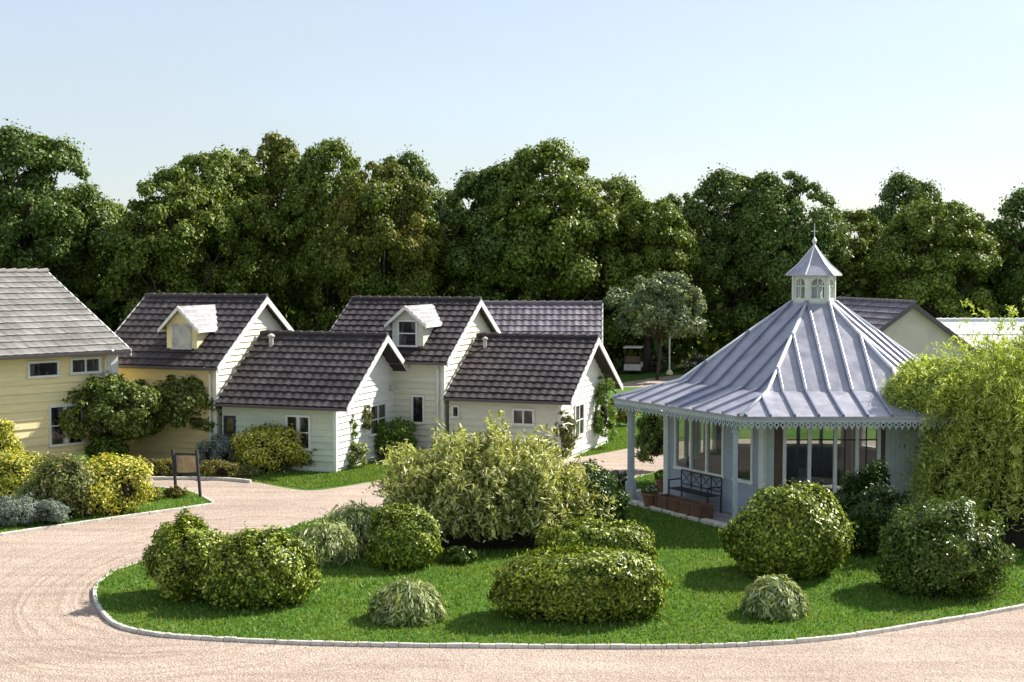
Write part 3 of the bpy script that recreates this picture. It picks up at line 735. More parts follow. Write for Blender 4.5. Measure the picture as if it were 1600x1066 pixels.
# kink flashing
# fascia, scalloped trim
fas = MB()
for k in range(6):
    A, B = Vector((*hx(RE - .05, k - 1), 0)), Vector((*hx(RE - .05, k), 0)); d_ = (B - A); Ln = d_.length; d_.normalize(); n_ = Vector((d_.y, -d_.x, 0))
    fas.bar((*A.xy, ZE - .10), (*B.xy, ZE - .10), .03, .09)
    m_ = int(Ln / .15); stp = Ln / m_
    for i in range(m_):
        cpt = A + d_ * (i + .5) * stp
        ro, ri = .066, .034; zc = ZE - .205
        def ringp(r_, a_, o_): v_ = cpt + d_ * r_ * math.cos(a_) + n_ * o_; return (v_.x, v_.y, zc + r_ * math.sin(a_))
        nn = 10
        for q in range(nn):
            a0, a1 = 2 * math.pi * q / nn, 2 * math.pi * (q + 1) / nn
            for o_ in (.012, -.012):
                fas.face([ringp(ro, a0, o_), ringp(ro, a1, o_), ringp(ri, a1, o_), ringp(ri, a0, o_)])
            fas.face([ringp(ro, a0, .012), ringp(ro, a1, .012), ringp(ro, a1, -.012), ringp(ro, a0, -.012)])
        for o_ in (.010, -.010):
            p1 = cpt - d_ * .03 + n_ * o_; p2 = cpt + d_ * .03 + n_ * o_; p3 = cpt + n_ * o_
            fas.face([(p1.x, p1.y, zc - .055), (p3.x, p3.y, zc - .125), (p2.x, p2.y, zc - .055)])
fas.build('scalloped_trim', M['post_paint'], pav, recalc=False)
# platform
pl = MB(); pl.prism([hx(5.2, k) for k in range(6)], 0.0, 0.14, 'z'); plo = pl.build('platform', M['paving'], pav)
pe = MB()
for k in range(6):
    A, B = Vector((*hx(5.26, k - 1), .09)), Vector((*hx(5.26, k), .09)); m_ = 10
    for i in range(m_): pe.bar(A.lerp(B, (i + .03) / m_), A.lerp(B, (i + .97) / m_), .22, .17)
pe.build('edging_stones', M['kerbstone'], plo, bevel=.02)
# posts: one at each corner, the left tip carries a pair
for k in range(6):
    if k == 4:
        spots = [(hx(5.0, k)[0], hx(5.0, k)[1] - .16), (hx(5.0, k)[0] + .12, hx(5.0, k)[1] + .28)]
    elif k == 5: spots = [(hx(5.0, k)[0] - .28, hx(5.0, k)[1] + .12)]
    else: spots = [hx(5.0, k)]
    for (X, Y) in spots:
        q = MB(); q.box(X - .055, X + .055, Y - .055, Y + .055, .14, ZE - .06)
        q.box(X - .10, X + .10, Y - .10, Y + .10, .14, .62 if k == 4 else .34); q.box(X - .085, X + .085, Y - .085, Y + .085, 2.45, 2.52)
        q.build('post', M['post_paint'], pav, bevel=.008)
for k in range(6):
    bm_ = MB(); A, B = hx(5.0, k - 1), hx(5.0, k); bm_.bar((*A, ZE - .14), (*B, ZE - .14), .09, .12); bm_.build('porch_beam', M['post_paint'], pav)
# enclosed room: six walls
RW = 3.95
RTOP = 2.92
def wall_frame(k):
    A = Vector((*hx(RW, k - 1), 0)); B = Vector((*hx(RW, k), 0)); d_ = (B - A).normalized(); n_ = Vector((d_.y, -d_.x, 0))
    return (lambda a, o, z: (A.x + d_.x * a + n_.x * o, A.y + d_.y * a + n_.y * o, z)), (B - A).length
def glazed_wall(k, spans, sill, head=2.55):
    """spans: list of (a0,a1,'w'|'p'): window run or plain panel"""
    fr, Ln = wall_frame(k)
    mb = MB(fr); out = MB(fr)
    mb.box(.05, Ln - .05, -.06, 0, .14, sill); mb.box(.05, Ln - .05, -.06, 0, head, RTOP)
    siding(mb, lambda z: (.06, Ln - .06), .16, sill - .02, .15, .018)
    prev = .05
    panes = []
    for (a0, a1, nn) in spans:
        mb.box(prev, a0, -.06, 0, sill, head); siding(mb, lambda z, p0=prev, p1=a0: (p0, p1), sill, head, .15, .018); prev = a1
        panes.append((a0, a1, nn))
    mb.box(prev, Ln - .05, -.06, 0, sill, head)
    siding(mb, lambda z, p0=prev: (p0, Ln - .06), sill, head, .15, .018)
    wl = mb.build('wall', M['bluegrey_boards'], pav)
    for (a0, a1, nn) in panes:
        w_ = MB(fr); fw = .07
        w_.box(a0 - .03, a1 + .03, -.07, .05, sill, sill + .09); w_.box(a0, a1, -.07, .04, head - fw, head)
        for i in range(nn + 1):
            a = a0 + (a1 - a0 - fw) * i / nn; w_.box(a, a + fw, -.07, .038, sill + .09, head - fw)
        wo = w_.build('window', M['white'], wl)
        g = MB(fr); g.face([(a0, -.02, sill + .02), (a1, -.02, sill + .02), (a1, -.02, head - .02), (a0, -.02, head - .02)]); g.build('pane', M['clear'], wl)
    return wl
glazed_wall(5, [(.35, 2.45, 3), (2.85, 3.6, 1)], 1.0)      # left front, facing the porch
# front: recess door + wide glazing + plank panel
fr, Ln = wall_frame(0)
def front():
    mb = MB(fr); mb.box(.05, Ln - .05, -.06, 0, .14, .34); mb.box(.05, Ln - .05, -.06, 0, 2.6, RTOP)
    z0, z1 = .34, 2.6
    mb.box(.05, .28, -.06, .03, z0, z1)
    wl = mb.build('wall', M['sage_paint'], pav)
    dk = MB(fr); dk.box(.28, .50, -.06, -.02, z0, z1); dk.build('recess_panel', M['brown_panel'], wl)
    dk = MB(fr); dk.box(2.92, 3.05, -.06, -.01, z0, z1); dk.build('recess_panel', M['brown_panel'], wl)
    w_ = MB(fr)
    for a in (.50, 1.12, 1.76, 2.30, 2.84): w_.box(a, a + .085, -.07, .04, z0, z1)
    w_.box(.585, 2.84, -.068, .036, z0, z0 + .42); w_.box(.585, 2.84, -.066, .034, z1 - .06, z1)
    wo = w_.build('window', M['white'], wl)
    gb = MB(fr); gb.box(.585, 2.84, -.05, .0, 2.16, 2.19)
    for a in (.86, 1.48, 2.05, 2.58): gb.box(a - .012, a + .012, -.05, .0, z0 + .42, z1 - .06)
    gb.build('glazing_bar', M['iron'], wl)
    g = MB(fr); g.face([(.5, -.03, z0), (2.9, -.03, z0), (2.9, -.03, z1), (.5, -.03, z1)]); g.build('pane', M['clear'], wl)
    pk = MB(fr); a = 3.05; 
    while a < Ln - .06:
        pk.box(a, a + .115, -.05, .012, .34, 2.6); a += .125
    pk.box(3.05, Ln - .02, -.06, .0, .34, 2.6); pk.build('plank_panel', M['sage_paint'], wl, bevel=.006)
front()
glazed_wall(1, [(.5, 3.4, 4)], 1.0)
glazed_wall(2, [(.3, 3.6, 5)], 1.1)
glazed_wall(3, [(.3, 3.6, 5)], 1.1)
glazed_wall(4, [(.5, 3.4, 4)], 1.0)
for k in range(6):
    cp = MB(); X, Y = hx(RW + .01, k); cp.tube([(X, Y, .14), (X, Y, RTOP)], .11, 6); cp.build('corner_post', M['white'], pav)
# lantern turret
lan = MB(); rl = .56
for k in range(6):
    A, B = Vector((*hx(rl, k - 1), 0)), Vector((*hx(rl, k), 0)); d_ = (B - A).normalized(); n_ = Vector((d_.y, -d_.x, 0)); Ln_ = (B - A).length
    f2 = lambda a, o, z, A=A, d_=d_, n_=n_: (A.x + d_.x * a + n_.x * o, A.y + d_.y * a + n_.y * o, z)
    lan.f = f2
    lan.box(0, Ln_, -.03, 0.02, 5.42, 5.62)
    # arched head
    for side in (0, 1):
        pts = []
        for q in range(7):
            a_ = math.pi / 2 * q / 6; pts.append((Ln_ / 2 - .17 * math.cos(a_) if side == 0 else Ln_ / 2 + .17 * math.cos(a_), 6.0 + .15 * math.sin(a_)))
        edge = 0 if side == 0 else Ln_
        poly = [(edge, 6.0)] + pts + [(Ln_ / 2, 6.26), (edge, 6.26)]
        lan.prism(poly, -.03, 0.0, 'y')
    lan.box(0, Ln_ / 2 - .17, -.03, 0, 5.62, 6.0); lan.box(Ln_ / 2 + .17, Ln_, -.03, 0, 5.62, 6.0)
    lan.box(-.02, .05, -.02, .035, 5.45, 6.25); lan.box(Ln_ - .05, Ln_ + .02, -.02, .034, 5.45, 6.25)
    lan.box(Ln_ / 2 - .014, Ln_ / 2 + .014, -.03, -.01, 5.62, 6.15)
    lan.box(Ln_ / 2 - .17, Ln_ / 2 + .17, -.03, -.01, 5.93, 5.96)
    lan.box(-.03, Ln_ + .03, -.02, .06, 5.43, 5.49)
lan.f = None
M['turret'] = plain('turret_paint', (0.66, 0.70, 0.62), 0.55, 0.08, 5)
lo_ = lan.build('lantern', M['turret'], pav)
dkc = MB(); dkc.prism([hx(.22, k) for k in range(6)], 5.5, 6.2, 'z'); dkc.build('louvre', M['post_paint'], lo_)
lr_ = MB(); RL = .76
for k in range(6):
    A, B = hx(RL, k - 1), hx(RL, k); m1, m2 = hx(.42, k - 1), hx(.42, k)
    lr_.face([(*A, 6.24), (*B, 6.24), (*m2, 6.54), (*m1, 6.54)]); lr_.face([(*m1, 6.54), (*m2, 6.54), (0, 0, 7.05)])
    lr_.face([(*B, 6.22), (*A, 6.22), (0, 0, 6.27)]); lr_.face([(*A, 6.22), (*B, 6.22), (*B, 6.24), (*A, 6.24)])
lro = lr_.build('lantern_roof', M['zinc'], lo_, recalc=False)
hp = MB()
for k in range(6): hp.tube([(*hx(RL, k), 6.25), (*hx(.42, k), 6.55), (0, 0, 7.06)], .022, 6)
hp.build('lantern_hips', M['zinc_pale'], lo_)
fi = MB(); fi.lathe((0, 0, 7.0), [(.05, 0), (.03, .08), (.06, .13), (.07, .17), (.04, .22), (.012, .26), (.010, .62), (.002, .64)], 10); fi.box(-.10, .10, -.008, .008, 7.42, 7.44)
fi.build('finial', M['zinc_pale'], lo_)

# things in and around the pavilion
def loc_in(x, y, z=0.14): return (GX + x, GY + y, z)
def table(loc, r, label, mat, cloth=False):
    t_ = empty('round_table', loc); tag(t_, label, 'table')
    mb = MB(); mb.lathe((0, 0, .70), [(r, 0), (r, .04)], 24); mb.build('tabletop', M[mat], t_)
    mb = MB(); mb.lathe((0, 0, 0), [(.22, 0), (.22, .03), (.04, .06), (.04, .7)], 12); mb.build('pedestal', M['iron'], t_)
    return t_
table(loc_in(-.3, -1.6), .6, 'round pale table inside the pavilion behind the front glazing', 'white')
def chair(loc, rz, label):
    t_ = empty('garden_chair', loc, rz); tag(t_, label, 'chair', 'chairs inside the pavilion')
    mb = MB(); mb.box(-.22, .22, -.22, .22, .43, .46); mb.build('seat', M['curtain'], t_, bevel=.01)
    mb = MB(); mb.box(-.22, .22, .20, .23, .50, .92); mb.build('backrest', M['curtain'], t_, bevel=.01)
    for sx in (-.2, .2):
        for sy in (-.2, .2):
            mb = MB(); mb.box(sx - .018, sx + .018, sy - .018, sy + .018, 0, .43 if sy < 0 else .92); mb.build('leg', M['iron'], t_)
chair(loc_in(-1.25, -1.7), R(90), 'pale chair left of the round table inside the pavilion')
chair(loc_in(.65, -1.5), R(-95), 'pale chair right of the round table inside the pavilion')
chair(loc_in(-.3, -.7), R(2), 'pale chair behind the round table inside the pavilion')

# porch bench of black iron
fr5, L5 = wall_frame(5)
e30 = R(-60)
bx_, by_ = hx(RW, 4); mid = Vector((bx_, by_, 0)).lerp(Vector((*hx(RW, 5), 0)), .42); outn = Vector((-C30, -.5, 0))
bl = mid + outn * .38
bench = empty('iron_bench', (GX + bl.x, GY + bl.y, .14), e30); tag(bench, 'black wrought iron bench against the blue-grey porch wall', 'bench')
mb = MB(); 
for i in range(7): mb.box(-.85, .85, -.2 + i * .062, -.16 + i * .062, .43, .45)
mb.build('seat', M['iron'], bench)
mb = MB(); mb.box(-.85, .85, .24, .27, .88, .91); mb.box(-.85, .85, .24, .27, .52, .545)
for i in range(5):
    x = -.85 + i * .425; mb.box(x - .012, x + .012, .24, .265, .45, .88)
for i in range(4):
    x = -.85 + i * .425; mb.bar((x, .252, .54), (x + .425, .252, .88), .016, .016); mb.bar((x, .252, .88), (x + .425, .252, .54), .015, .015)
mb.build('backrest', M['iron'], bench)
for sx in (-.83, .83):
    mb = MB(); mb.bar((sx, -.18, 0), (sx, -.18, .66), .03, .03, (1, 0, 0)); mb.bar((sx, .25, 0), (sx, .25, .46), .03, .03, (1, 0, 0)); mb.bar((sx, -.2, .66), (sx, .25, .66), .03, .03); mb.build('leg', M['iron'], bench)
# rust brown planter trough
tl = mid + outn * 1.02 + Vector((.5, -.866, 0)) * .45
tr_ = empty('planter_trough', (GX + tl.x, GY + tl.y, .14), e30); tag(tr_, 'long low rust-brown planter trough on the porch floor before the bench', 'planter')
mb = MB()
mb.box(-.95, .95, -.2, -.17, 0, .36); mb.box(-.95, .95, .17, .2, 0, .36); mb.box(-.95, -.92, -.17, .17, 0, .36); mb.box(.92, .95, -.17, .17, 0, .36); mb.box(-.92, .92, -.17, .17, .05, .28)
for i in range(5): mb.box(-.97 + i * .4675, -.91 + i * .4675, -.22, -.2, 0, .36)
mb.build('box', M['rust'], tr_, bevel=.01)

# ------------------------------------------------------------------ shrubs and plants
def shrub(name, label, cat, base, w_, d_, h, mat, n, leaf=(.09, .045), lobes=60, lr=(.2, .34), dist=(.5, .80), core=0.5, group=None, squash=1.0, zmin=-.8, spikes=0, coremat='twig_and_shade', rz=0.0, vary=.35, shell=False, lump=.07, fuzz=.05):
    root = empty(name, (base[0], base[1], base[2] if len(base) > 2 else .06), rz); tag(root, label, cat, group)
    rad = (w_ / 2, d_ / 2, h * .56)
    if squash != 1.0 or shell:
        P, Nn = shell_cloud(int(n * 1.3), rad, h, squash if squash != 1.0 else 2.1, seed=int(abs(base[0]) * 77) % 991, lump=lump, fuzz=fuzz)
        sz = rng.uniform(1 - vary, 1 + vary, len(P)); leaves('foliage', M[mat], root, P, Nn, leaf[0] * sz, leaf[1] * sz)
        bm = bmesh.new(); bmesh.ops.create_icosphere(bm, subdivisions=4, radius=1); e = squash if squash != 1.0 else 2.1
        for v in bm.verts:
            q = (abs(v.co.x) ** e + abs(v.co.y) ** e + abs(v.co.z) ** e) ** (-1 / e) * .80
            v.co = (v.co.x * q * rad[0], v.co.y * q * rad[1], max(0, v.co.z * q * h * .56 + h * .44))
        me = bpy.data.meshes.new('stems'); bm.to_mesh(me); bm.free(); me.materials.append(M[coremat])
        o = bpy.data.objects.new('stems', me); COL.objects.link(o); o.parent = root  # no separate stems: one dark body in place of inner shade
        return root
    P, Nn, cen, rr = lobe_cloud(n, rad, lobes, lr, dist, zmin, spikes)
    if squash != 1.0:      # flatter, boxier outline
        q = P / np.array(rad); e = np.linalg.norm(np.abs(q) ** squash, ord=1, axis=1) ** (1 / squash); l2 = np.linalg.norm(q, axis=1)
        P = P * (l2 / (e + 1e-6))[:, None]
    P[:, 2] += h * .45
    P = P[:]; keep = P[:, 2] > 0.02; P, Nn = P[keep], Nn[keep]
    k = len(P); sz = rng.uniform(1 - vary, 1 + vary, k)
    leaves('foliage', M[mat], root, P, Nn, leaf[0] * sz, leaf[1] * sz)
    core_blob('stems', M[coremat], root, rad, h * .45, seed=int(abs(base[0]) * 100) % 977, k=core)  # dark lump, the shade between leaves made into a solid
    return root
def gb(pxx, pyy, dy=0.0, z=.07):
    """middle of a plant whose front foot stands at this place; dy: half its depth"""
    g = G(pxx, pyy, z); s_ = 1 + dy / g[1]
    return (g[0] * s_, g[1] + dy, z)

def tuft(name, label, base, r, h, n, mat, wid=.035, group=None, cat='plant'):
    root = empty(name, base); tag(root, label, cat, group)
    a = rng.uniform(0, 2 * np.pi, n); rr = r * np.sqrt(rng.uniform(.05, 1, n)); hh = h * (1.02 - .55 * (rr / r) ** 2) * rng.uniform(.75, 1.1, n)
    segs = 5; V_ = np.empty((n, (segs + 1) * 2, 3)); side = np.stack([-np.sin(a), np.cos(a)], 1)
    b0 = rng.normal(0, r * .18, size=(n, 2)); 
    for k in range(segs + 1):
        t_ = k / segs; out = rr * (t_ ** 1.15); z = hh * np.sin(t_ * (1.75 + .95 * rr / r))
        z = np.maximum(z, 0.02); wv = wid * (1 - t_ ** 2) * .5 + .002
        cx = b0[:, 0] + np.cos(a) * out; cy = b0[:, 1] + np.sin(a) * out
        V_[:, 2 * k] = np.stack([cx - side[:, 0] * wv, cy - side[:, 1] * wv, z], 1); V_[:, 2 * k + 1] = np.stack([cx + side[:, 0] * wv, cy + side[:, 1] * wv, z], 1)
    nb = (segs + 1) * 2; b_ = (np.arange(n) * nb)[:, None]
    f_ = np.concatenate([b_ + np.array([[2 * k, 2 * k + 1, 2 * k + 3, 2 * k + 2]]) for k in range(segs)], 1).reshape(-1, 4)
    npmesh('blades', V_.reshape(-1, 3), 4, M[mat], root, f_)
    core_blob('crown', M['twig_and_shade'], root, (r * .5, r * .5, h * .6), 0, seed=n, k=.8, sub=2)  # dark mound standing for shade between the blades
    return root

def mound(name, label, base, r, h, n, mat):
    """low dome of long drooping striped leaves"""
    root = empty(name, base); tag(root, label, 'plant')
    d = rdir(n * 2); d = d[d[:, 2] > 0.0][:n]; k = rng.uniform(.72, 1.02, size=(len(d), 1)) * (1 + .08 * np.sin(d[:, :1] * 9 + r * 40) * np.cos(d[:, 1:2] * 8))
    P = d * k * np.array([r, r, h]); P[:, 2] += .03
    ax = d * np.array([1, 1, -.15]) + np.array([0, 0, -.35]) + .35 * rng.normal(size=d.shape)
    sz = rng.uniform(.6, 1.4, len(P)); leaves('foliage', M[mat], root, P, d + .4 * rng.normal(size=d.shape), .19 * sz, .034 * sz, ax)
    sb = MB()
    for i in range(14):
        a = i * 2.4; sb.tube([(0, 0, 0), (math.cos(a) * r * .3, math.sin(a) * r * .3, h * .6), (math.cos(a) * r * 1.0, math.sin(a) * r * 1.0, h * (.9 - .5 * (i % 3) / 2))], [.012, .008, .003], 4, cap=False)
    sb.build('stems', M['twig_and_shade'], root)
    core_blob('inner_shade', M['twig_and_shade'], root, (r, r, h), 0, seed=n, k=.70, sub=3)  # dark dome added for the shade under the leaves
    return root

def shoots(name, label, cat, base, w_, d_, h, mat, ns, per, leaf, core, lean=.55, droop=.25, stem='twig_and_shade', coremat='twig_and_shade', rz=0, up=.5, flat=2, bare=0.0):
    """bush of arching shoots clothed in narrow leaves"""
    root = empty(name, base, rz); tag(root, label, cat)
    rad = np.array([w_ / 2, d_ / 2, h])
    # shoot tips over a dome
    d0 = rdir(ns * 3); d0 = d0[d0[:, 2] > -.05][:ns]; ns = len(d0)
    if flat != 2: d0 = d0 * ((np.abs(d0) ** flat).sum(1, keepdims=True) ** (-1 / flat))
    tip = d0 * rad * rng.uniform(.80, 1.06, size=(ns, 1)) * np.where(rng.random((ns, 1)) < .12, 1.17, 1)
    lump = 1 + .05 * np.sin(d0[:, :1] * 7 + 1.3) * np.cos(d0[:, 1:2] * 6 + .4) + .07 * np.sin(d0[:, :1] * 15)
    tip = tip * lump
    st = tip * rng.uniform(.45, .7, size=(ns, 1)); st[:, 2] = np.maximum(st[:, 2] * .9, .05)
    k = rng.integers(0, ns, size=ns * per); t_ = rng.uniform(0, 1, size=(ns * per, 1)) ** .8
    P = st[k] * (1 - t_) + tip[k] * t_; P[:, 2] += (np.sin(t_[:, 0] * np.pi) * up - droop * t_[:, 0] ** 3) * h * .15
    P += rng.normal(0, leaf[0] * .28, size=P.shape)
    ax = unit(tip[k] - st[k] + np.array([0, 0, up])) + .6 * rng.normal(size=P.shape); ax[:, 2] -= droop
    nn = unit(tip[k]) * .5 + rng.normal(size=P.shape) * .7 + np.array([0, 0, .3])
    keep = P[:, 2] > .03 + bare * rng.uniform(.3, 1.0, len(P)); P, ax, nn = P[keep], ax[keep], nn[keep]; sz = rng.uniform(.6, 1.35, len(P))
    leaves('foliage', M[mat], root, P, nn, leaf[0] * sz, leaf[1] * sz, ax)
    sb = MB()
    for i in range(0, ns, 12):
        sb.tube([(tip[i, 0] * .05, tip[i, 1] * .05, 0), tuple(st[i]), tuple(tip[i])], [.02, .012, .004], 4, cap=False)
    sb.build('stems', M[stem], root)
    if core: core_blob('inner_shade', M[coremat], root, (w_ / 2, d_ / 2, h), 0, seed=3, k=core, sub=4)  # dark body added as the shaded inside of the bush
    return root

# clipped bushes on the lawn island
shrub('rounded_shrub', 'rounded dark shrub at the left tip of the lawn island, taller of the pair', 'shrub', gb(298, 945, .75), 1.50, 1.5, 1.38, 'box', 15000, (.085, .042), shell=True, lump=.12, fuzz=.09)
shrub('rounded_shrub', 'wider, lower shrub of the joined pair at the island tip, its right side yellow-green', 'shrub', gb(408, 957, .8), 1.90, 1.6, 1.2, 'box', 18000, (.085, .042), shell=True, lump=.12, fuzz=.09)
shrub('rounded_shrub', 'small clipped ball shrub with dark left face beside the pale striped clumps', 'shrub', gb(632, 893, .6), 1.40, 1.3, 1.22, 'box', 11000, (.08, .04), 80, (.14, .22), dist=(.76, .88), squash=2.6)
mound('striped_sedge', 'arching pale striped clump left of the small clipped ball, nearer to the drive', gb(505, 885, .6), .85, .85, 2700, 'sedge')
mound('striped_sedge', 'arching pale striped clump behind and between the other clump and the clipped ball', gb(552, 866, .6), .85, 1.0, 2700, 'sedge')
shrub('green_undergrowth', 'low dark leafy growth under the edge of the big variegated bush', 'shrub', gb(718, 885, .35), .8, .6, .35, 'laurel', 2500, (.09, .045), 30)
mound('striped_sedge', 'small dome of arching striped blades alone on the front lawn, left of the long hedge', gb(636, 980, .65), .70, .66, 3900, 'sedge')
mound('striped_sedge', 'small dome of arching striped blades below the large round shrub at the right', gb(1211, 970, .5), .60, .66, 3300, 'sedge')
shrub('clipped_hedge', 'long low clipped hedge with flat yellow-green top on the front lawn', 'hedge', gb(905, 977, .7), 2.8, 1.45, 1.12, 'box', 26000, (.085, .04), 160, (.11, .18), dist=(.80, .90), squash=3.6)
shrub('clipped_hedge', 'domed clipped hedge just behind the long low hedge', 'hedge', gb(934, 905, .7), 2.2, 1.5, 1.02, 'box', 16000, (.085, .04), 110, (.12, .2), dist=(.80, .90), squash=2.8)
shrub('large_round_shrub', 'large glossy round shrub in front of the pavilion front wall', 'shrub', gb(1232, 915, 1.1), 2.2, 2.1, 1.7, 'box', 26000, (.10, .05), 130, (.13, .22), dist=(.76, .88), squash=2.3)
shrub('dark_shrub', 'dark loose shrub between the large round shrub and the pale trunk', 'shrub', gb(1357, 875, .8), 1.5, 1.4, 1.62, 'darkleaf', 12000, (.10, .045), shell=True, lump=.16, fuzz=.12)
shrub('dark_shrub', 'wide shaded round shrub at the right of the lawn below the bamboo', 'shrub', gb(1476, 945, 1.2), 2.15, 2.0, 1.55, 'laurel', 24000, (.09, .045), shell=True, lump=.12, fuzz=.09)
shoots('variegated_bush', 'big loose bush of cream and green willowy shoots in the middle of the lawn', 'bush', gb(758, 868, 1.8), 5.0, 3.6, 2.2, 'variegated', 2900, 34, (.17, .042), .76, up=1.4, droop=.1, flat=2.5, bare=.75)
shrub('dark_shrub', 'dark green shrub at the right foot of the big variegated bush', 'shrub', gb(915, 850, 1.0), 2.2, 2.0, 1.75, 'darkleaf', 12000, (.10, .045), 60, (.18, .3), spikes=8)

# bamboo at the right
shoots('bamboo', 'large yellow-green bamboo thicket overhanging the right side of the pavilion', 'bamboo', gb(1600, 868, 2.4), 5.8, 4.6, 4.75, 'bamboo', 2800, 42, (.15, .030), .76, up=1.3, droop=.2, stem='bark', bare=.9)
# pale trunk beside the pavilion corner
tk = empty('pale_trunk_tree', (*G(1418, 812, .06), .06)); tag(tk, 'tree with rough pale trunk, its yellow-green crown overhanging the zinc roof edge', 'tree')
mb = MB()
mb.tube([(-.22, -.1, -.02), (-.12, -.05, .12), (.02, 0, .35), (.08, .05, .9), (.09, .05, 1.6), (.07, .1, 2.4), (.14, .1, 3.0)], [.06, .12, .16, .15, .14, .12, .08], 10)
for a in (.4, 1.7, 2.9, 4.4): mb.tube([(.02 + math.cos(a) * .38, math.sin(a) * .34, -.02), (.03 + math.cos(a) * .14, math.sin(a) * .12, .12), (.05, 0, .45)], [.04, .08, .1], 7)
mb.tube([(.08, .05, 1.6), (.4, .1, 2.3), (.6, -.4, 3.1)], [.1, .07, .04], 8); mb.build('trunk', M['pale_bark'], tk, smooth=True)
P, Nn, cen, rr = lobe_cloud(34000, (1.45, 1.2, 1.05), 80, spikes=20); P += np.array([.55, -.75, 3.15]); leaves('crown', M['bamboo'], tk, P, Nn, rng.uniform(.09, .17, len(P)), .034)

# small multi-stem trees in front of the yellow house
def small_tree(name, label, base, w_, d_, zc, hr, mat, n, trunk_mat='bark', leaf=(.11, .06), lean=(0, 0), stems=4, tr=.07, lobes=45, spikes=14, th=None):
    root = empty(name, base); tag(root, label, 'tree')
    P, Nn, cen, rr = lobe_cloud(n, (w_ / 2, d_ / 2, hr), lobes, (.13, .28), (.35, .92), -.8, spikes)
    off = np.array([lean[0], lean[1], zc]); P += off; sz = rng.uniform(.65, 1.35, len(P))
    leaves('crown', M[mat], root, P, Nn, leaf[0] * sz, leaf[1] * sz)
    mb = MB(); rr_ = random.Random(int(w_ * 100))
    for i in range(stems):
        a = 2 * math.pi * i / stems + .5; q = cen[i * 3 % len(cen)] + off
        b0 = (.06 * math.cos(a) * stems / 3, .06 * math.sin(a) * stems / 3, -.03); m1 = (b0[0] * 2 + (q[0]) * .25, b0[1] * 2 + q[1] * .25, zc * .45)
        mb.tube([b0, m1, (q[0] * .75, q[1] * .75, q[2] * .85), tuple(q)], [tr, tr * .8, tr * .45, tr * .2], 7)
    for i in range(10):
        q = cen[rr_.randrange(len(cen))] + off; mb.tube([(lean[0] * .5, lean[1] * .5, zc * .6), tuple(q * .8), tuple(q)], [tr * .4, tr * .25, tr * .1], 5)
    mb.build('trunk', M[trunk_mat], root, smooth=True)
    return root
small_tree('multi_stem_tree', 'small dark multi-stemmed tree between the yellow house and the green cottage', (*G(248, 722), 0), 4.6, 3.0, 1.85, 1.15, 'cherry', 42000, leaf=(.12, .06), lean=(.75, 0), stems=4, tr=.09, lobes=64, spikes=30)
small_tree('multi_stem_tree', 'small bushy tree close to the lower window of the yellow house', (*G(176, 736), 0), 3.3, 2.6, 1.8, 1.2, 'cherry', 28000, leaf=(.12, .06), lean=(-.1, 0), stems=3, tr=.06, lobes=56, spikes=26)
shrub('dry_climber', 'pale yellowish climber on the wall above the lower window', 'climber', (*G(88, 735), 1.9), 1.7, .6, 1.1, 'dogwood', 1500, (.09, .03), 26, core=.05, spikes=10)
shrub('ochre_shrub', 'ochre shrub in shade under the small trees', 'shrub', (*G(215, 715), 0), 1.6, 1.0, 1.5, 'brownhedge', 5000, (.09, .04), 40)

shrub('green_shrub', 'green shrub filling under the small bushy tree by the yellow house wall', 'shrub', (*G(168, 738), 0), 1.5, 1.0, 1.25, 'laurel', 6000, (.10, .045), 50, spikes=10)
# left flower bed
YS = 'yellowshrub'
def bed(lbl, x, y, w_, h, mat, n, d_=None, leaf=(.10, .045), name='shrub', cat='shrub', core=.5, z=.06, **kw):
    d_ = d_ or w_ * .8
    return shrub(name, lbl, cat, gb(x, y, d_ * .4, z), w_, d_, h, mat, n, leaf, kw.pop('lobes', 60), core=core, **kw)
bed('yellow leaved shrub at the right end of the left flower bed', 168, 806, 2.1, 1.3, YS, 10000, name='yellow_shrub', shell=True, lump=.11, fuzz=.12)
bed('mottled reddish-green shrub in the middle of the left flower bed', 98, 812, 1.6, 1.4, 'dogwood', 7000, name='mottled_shrub', shell=True, lump=.11, fuzz=.14)
bed('yellow flowering shrub at the left of the flower bed', 28, 795, 1.9, 1.3, YS, 9000, name='yellow_shrub', shell=True, lump=.11, fuzz=.12)
bed('silver-grey low plant at the front left corner of the bed', 22, 826, 1.5, .7, 'silver', 5000, leaf=(.09, .02), name='silver_plant', cat='plant')
bed('silver-grey low plant in front of the mottled shrub', 80, 822, 1.0, .65, 'silver', 3500, leaf=(.09, .02), name='silver_plant', cat='plant')
tuft('grass_clump', 'striped grassy clump between the yellow shrubs in the left bed', gb(48, 812, .4), .6, .9, 500, 'sedge', .03)
bed('tall yellow shrub cut by the left edge of the photo', -6, 765, 1.5, 2.3, YS, 8000, name='yellow_shrub', spikes=10)
bed('pale green shrub behind the yellow one at the bed corner', 130, 775, 1.2, 1.2, 'greenshrub', 5000, name='green_shrub')
bed('low ochre plant at the tip of the bed left of the sign', 232, 784, 1.0, .35, 'brownhedge', 2000, name='low_plant', cat='plant', leaf=(.07, .03))
bed('low rusty plant at the foot of the sign posts', 276, 779, .7, .3, 'brownhedge', 1300, name='low_plant', cat='plant', leaf=(.07, .03))
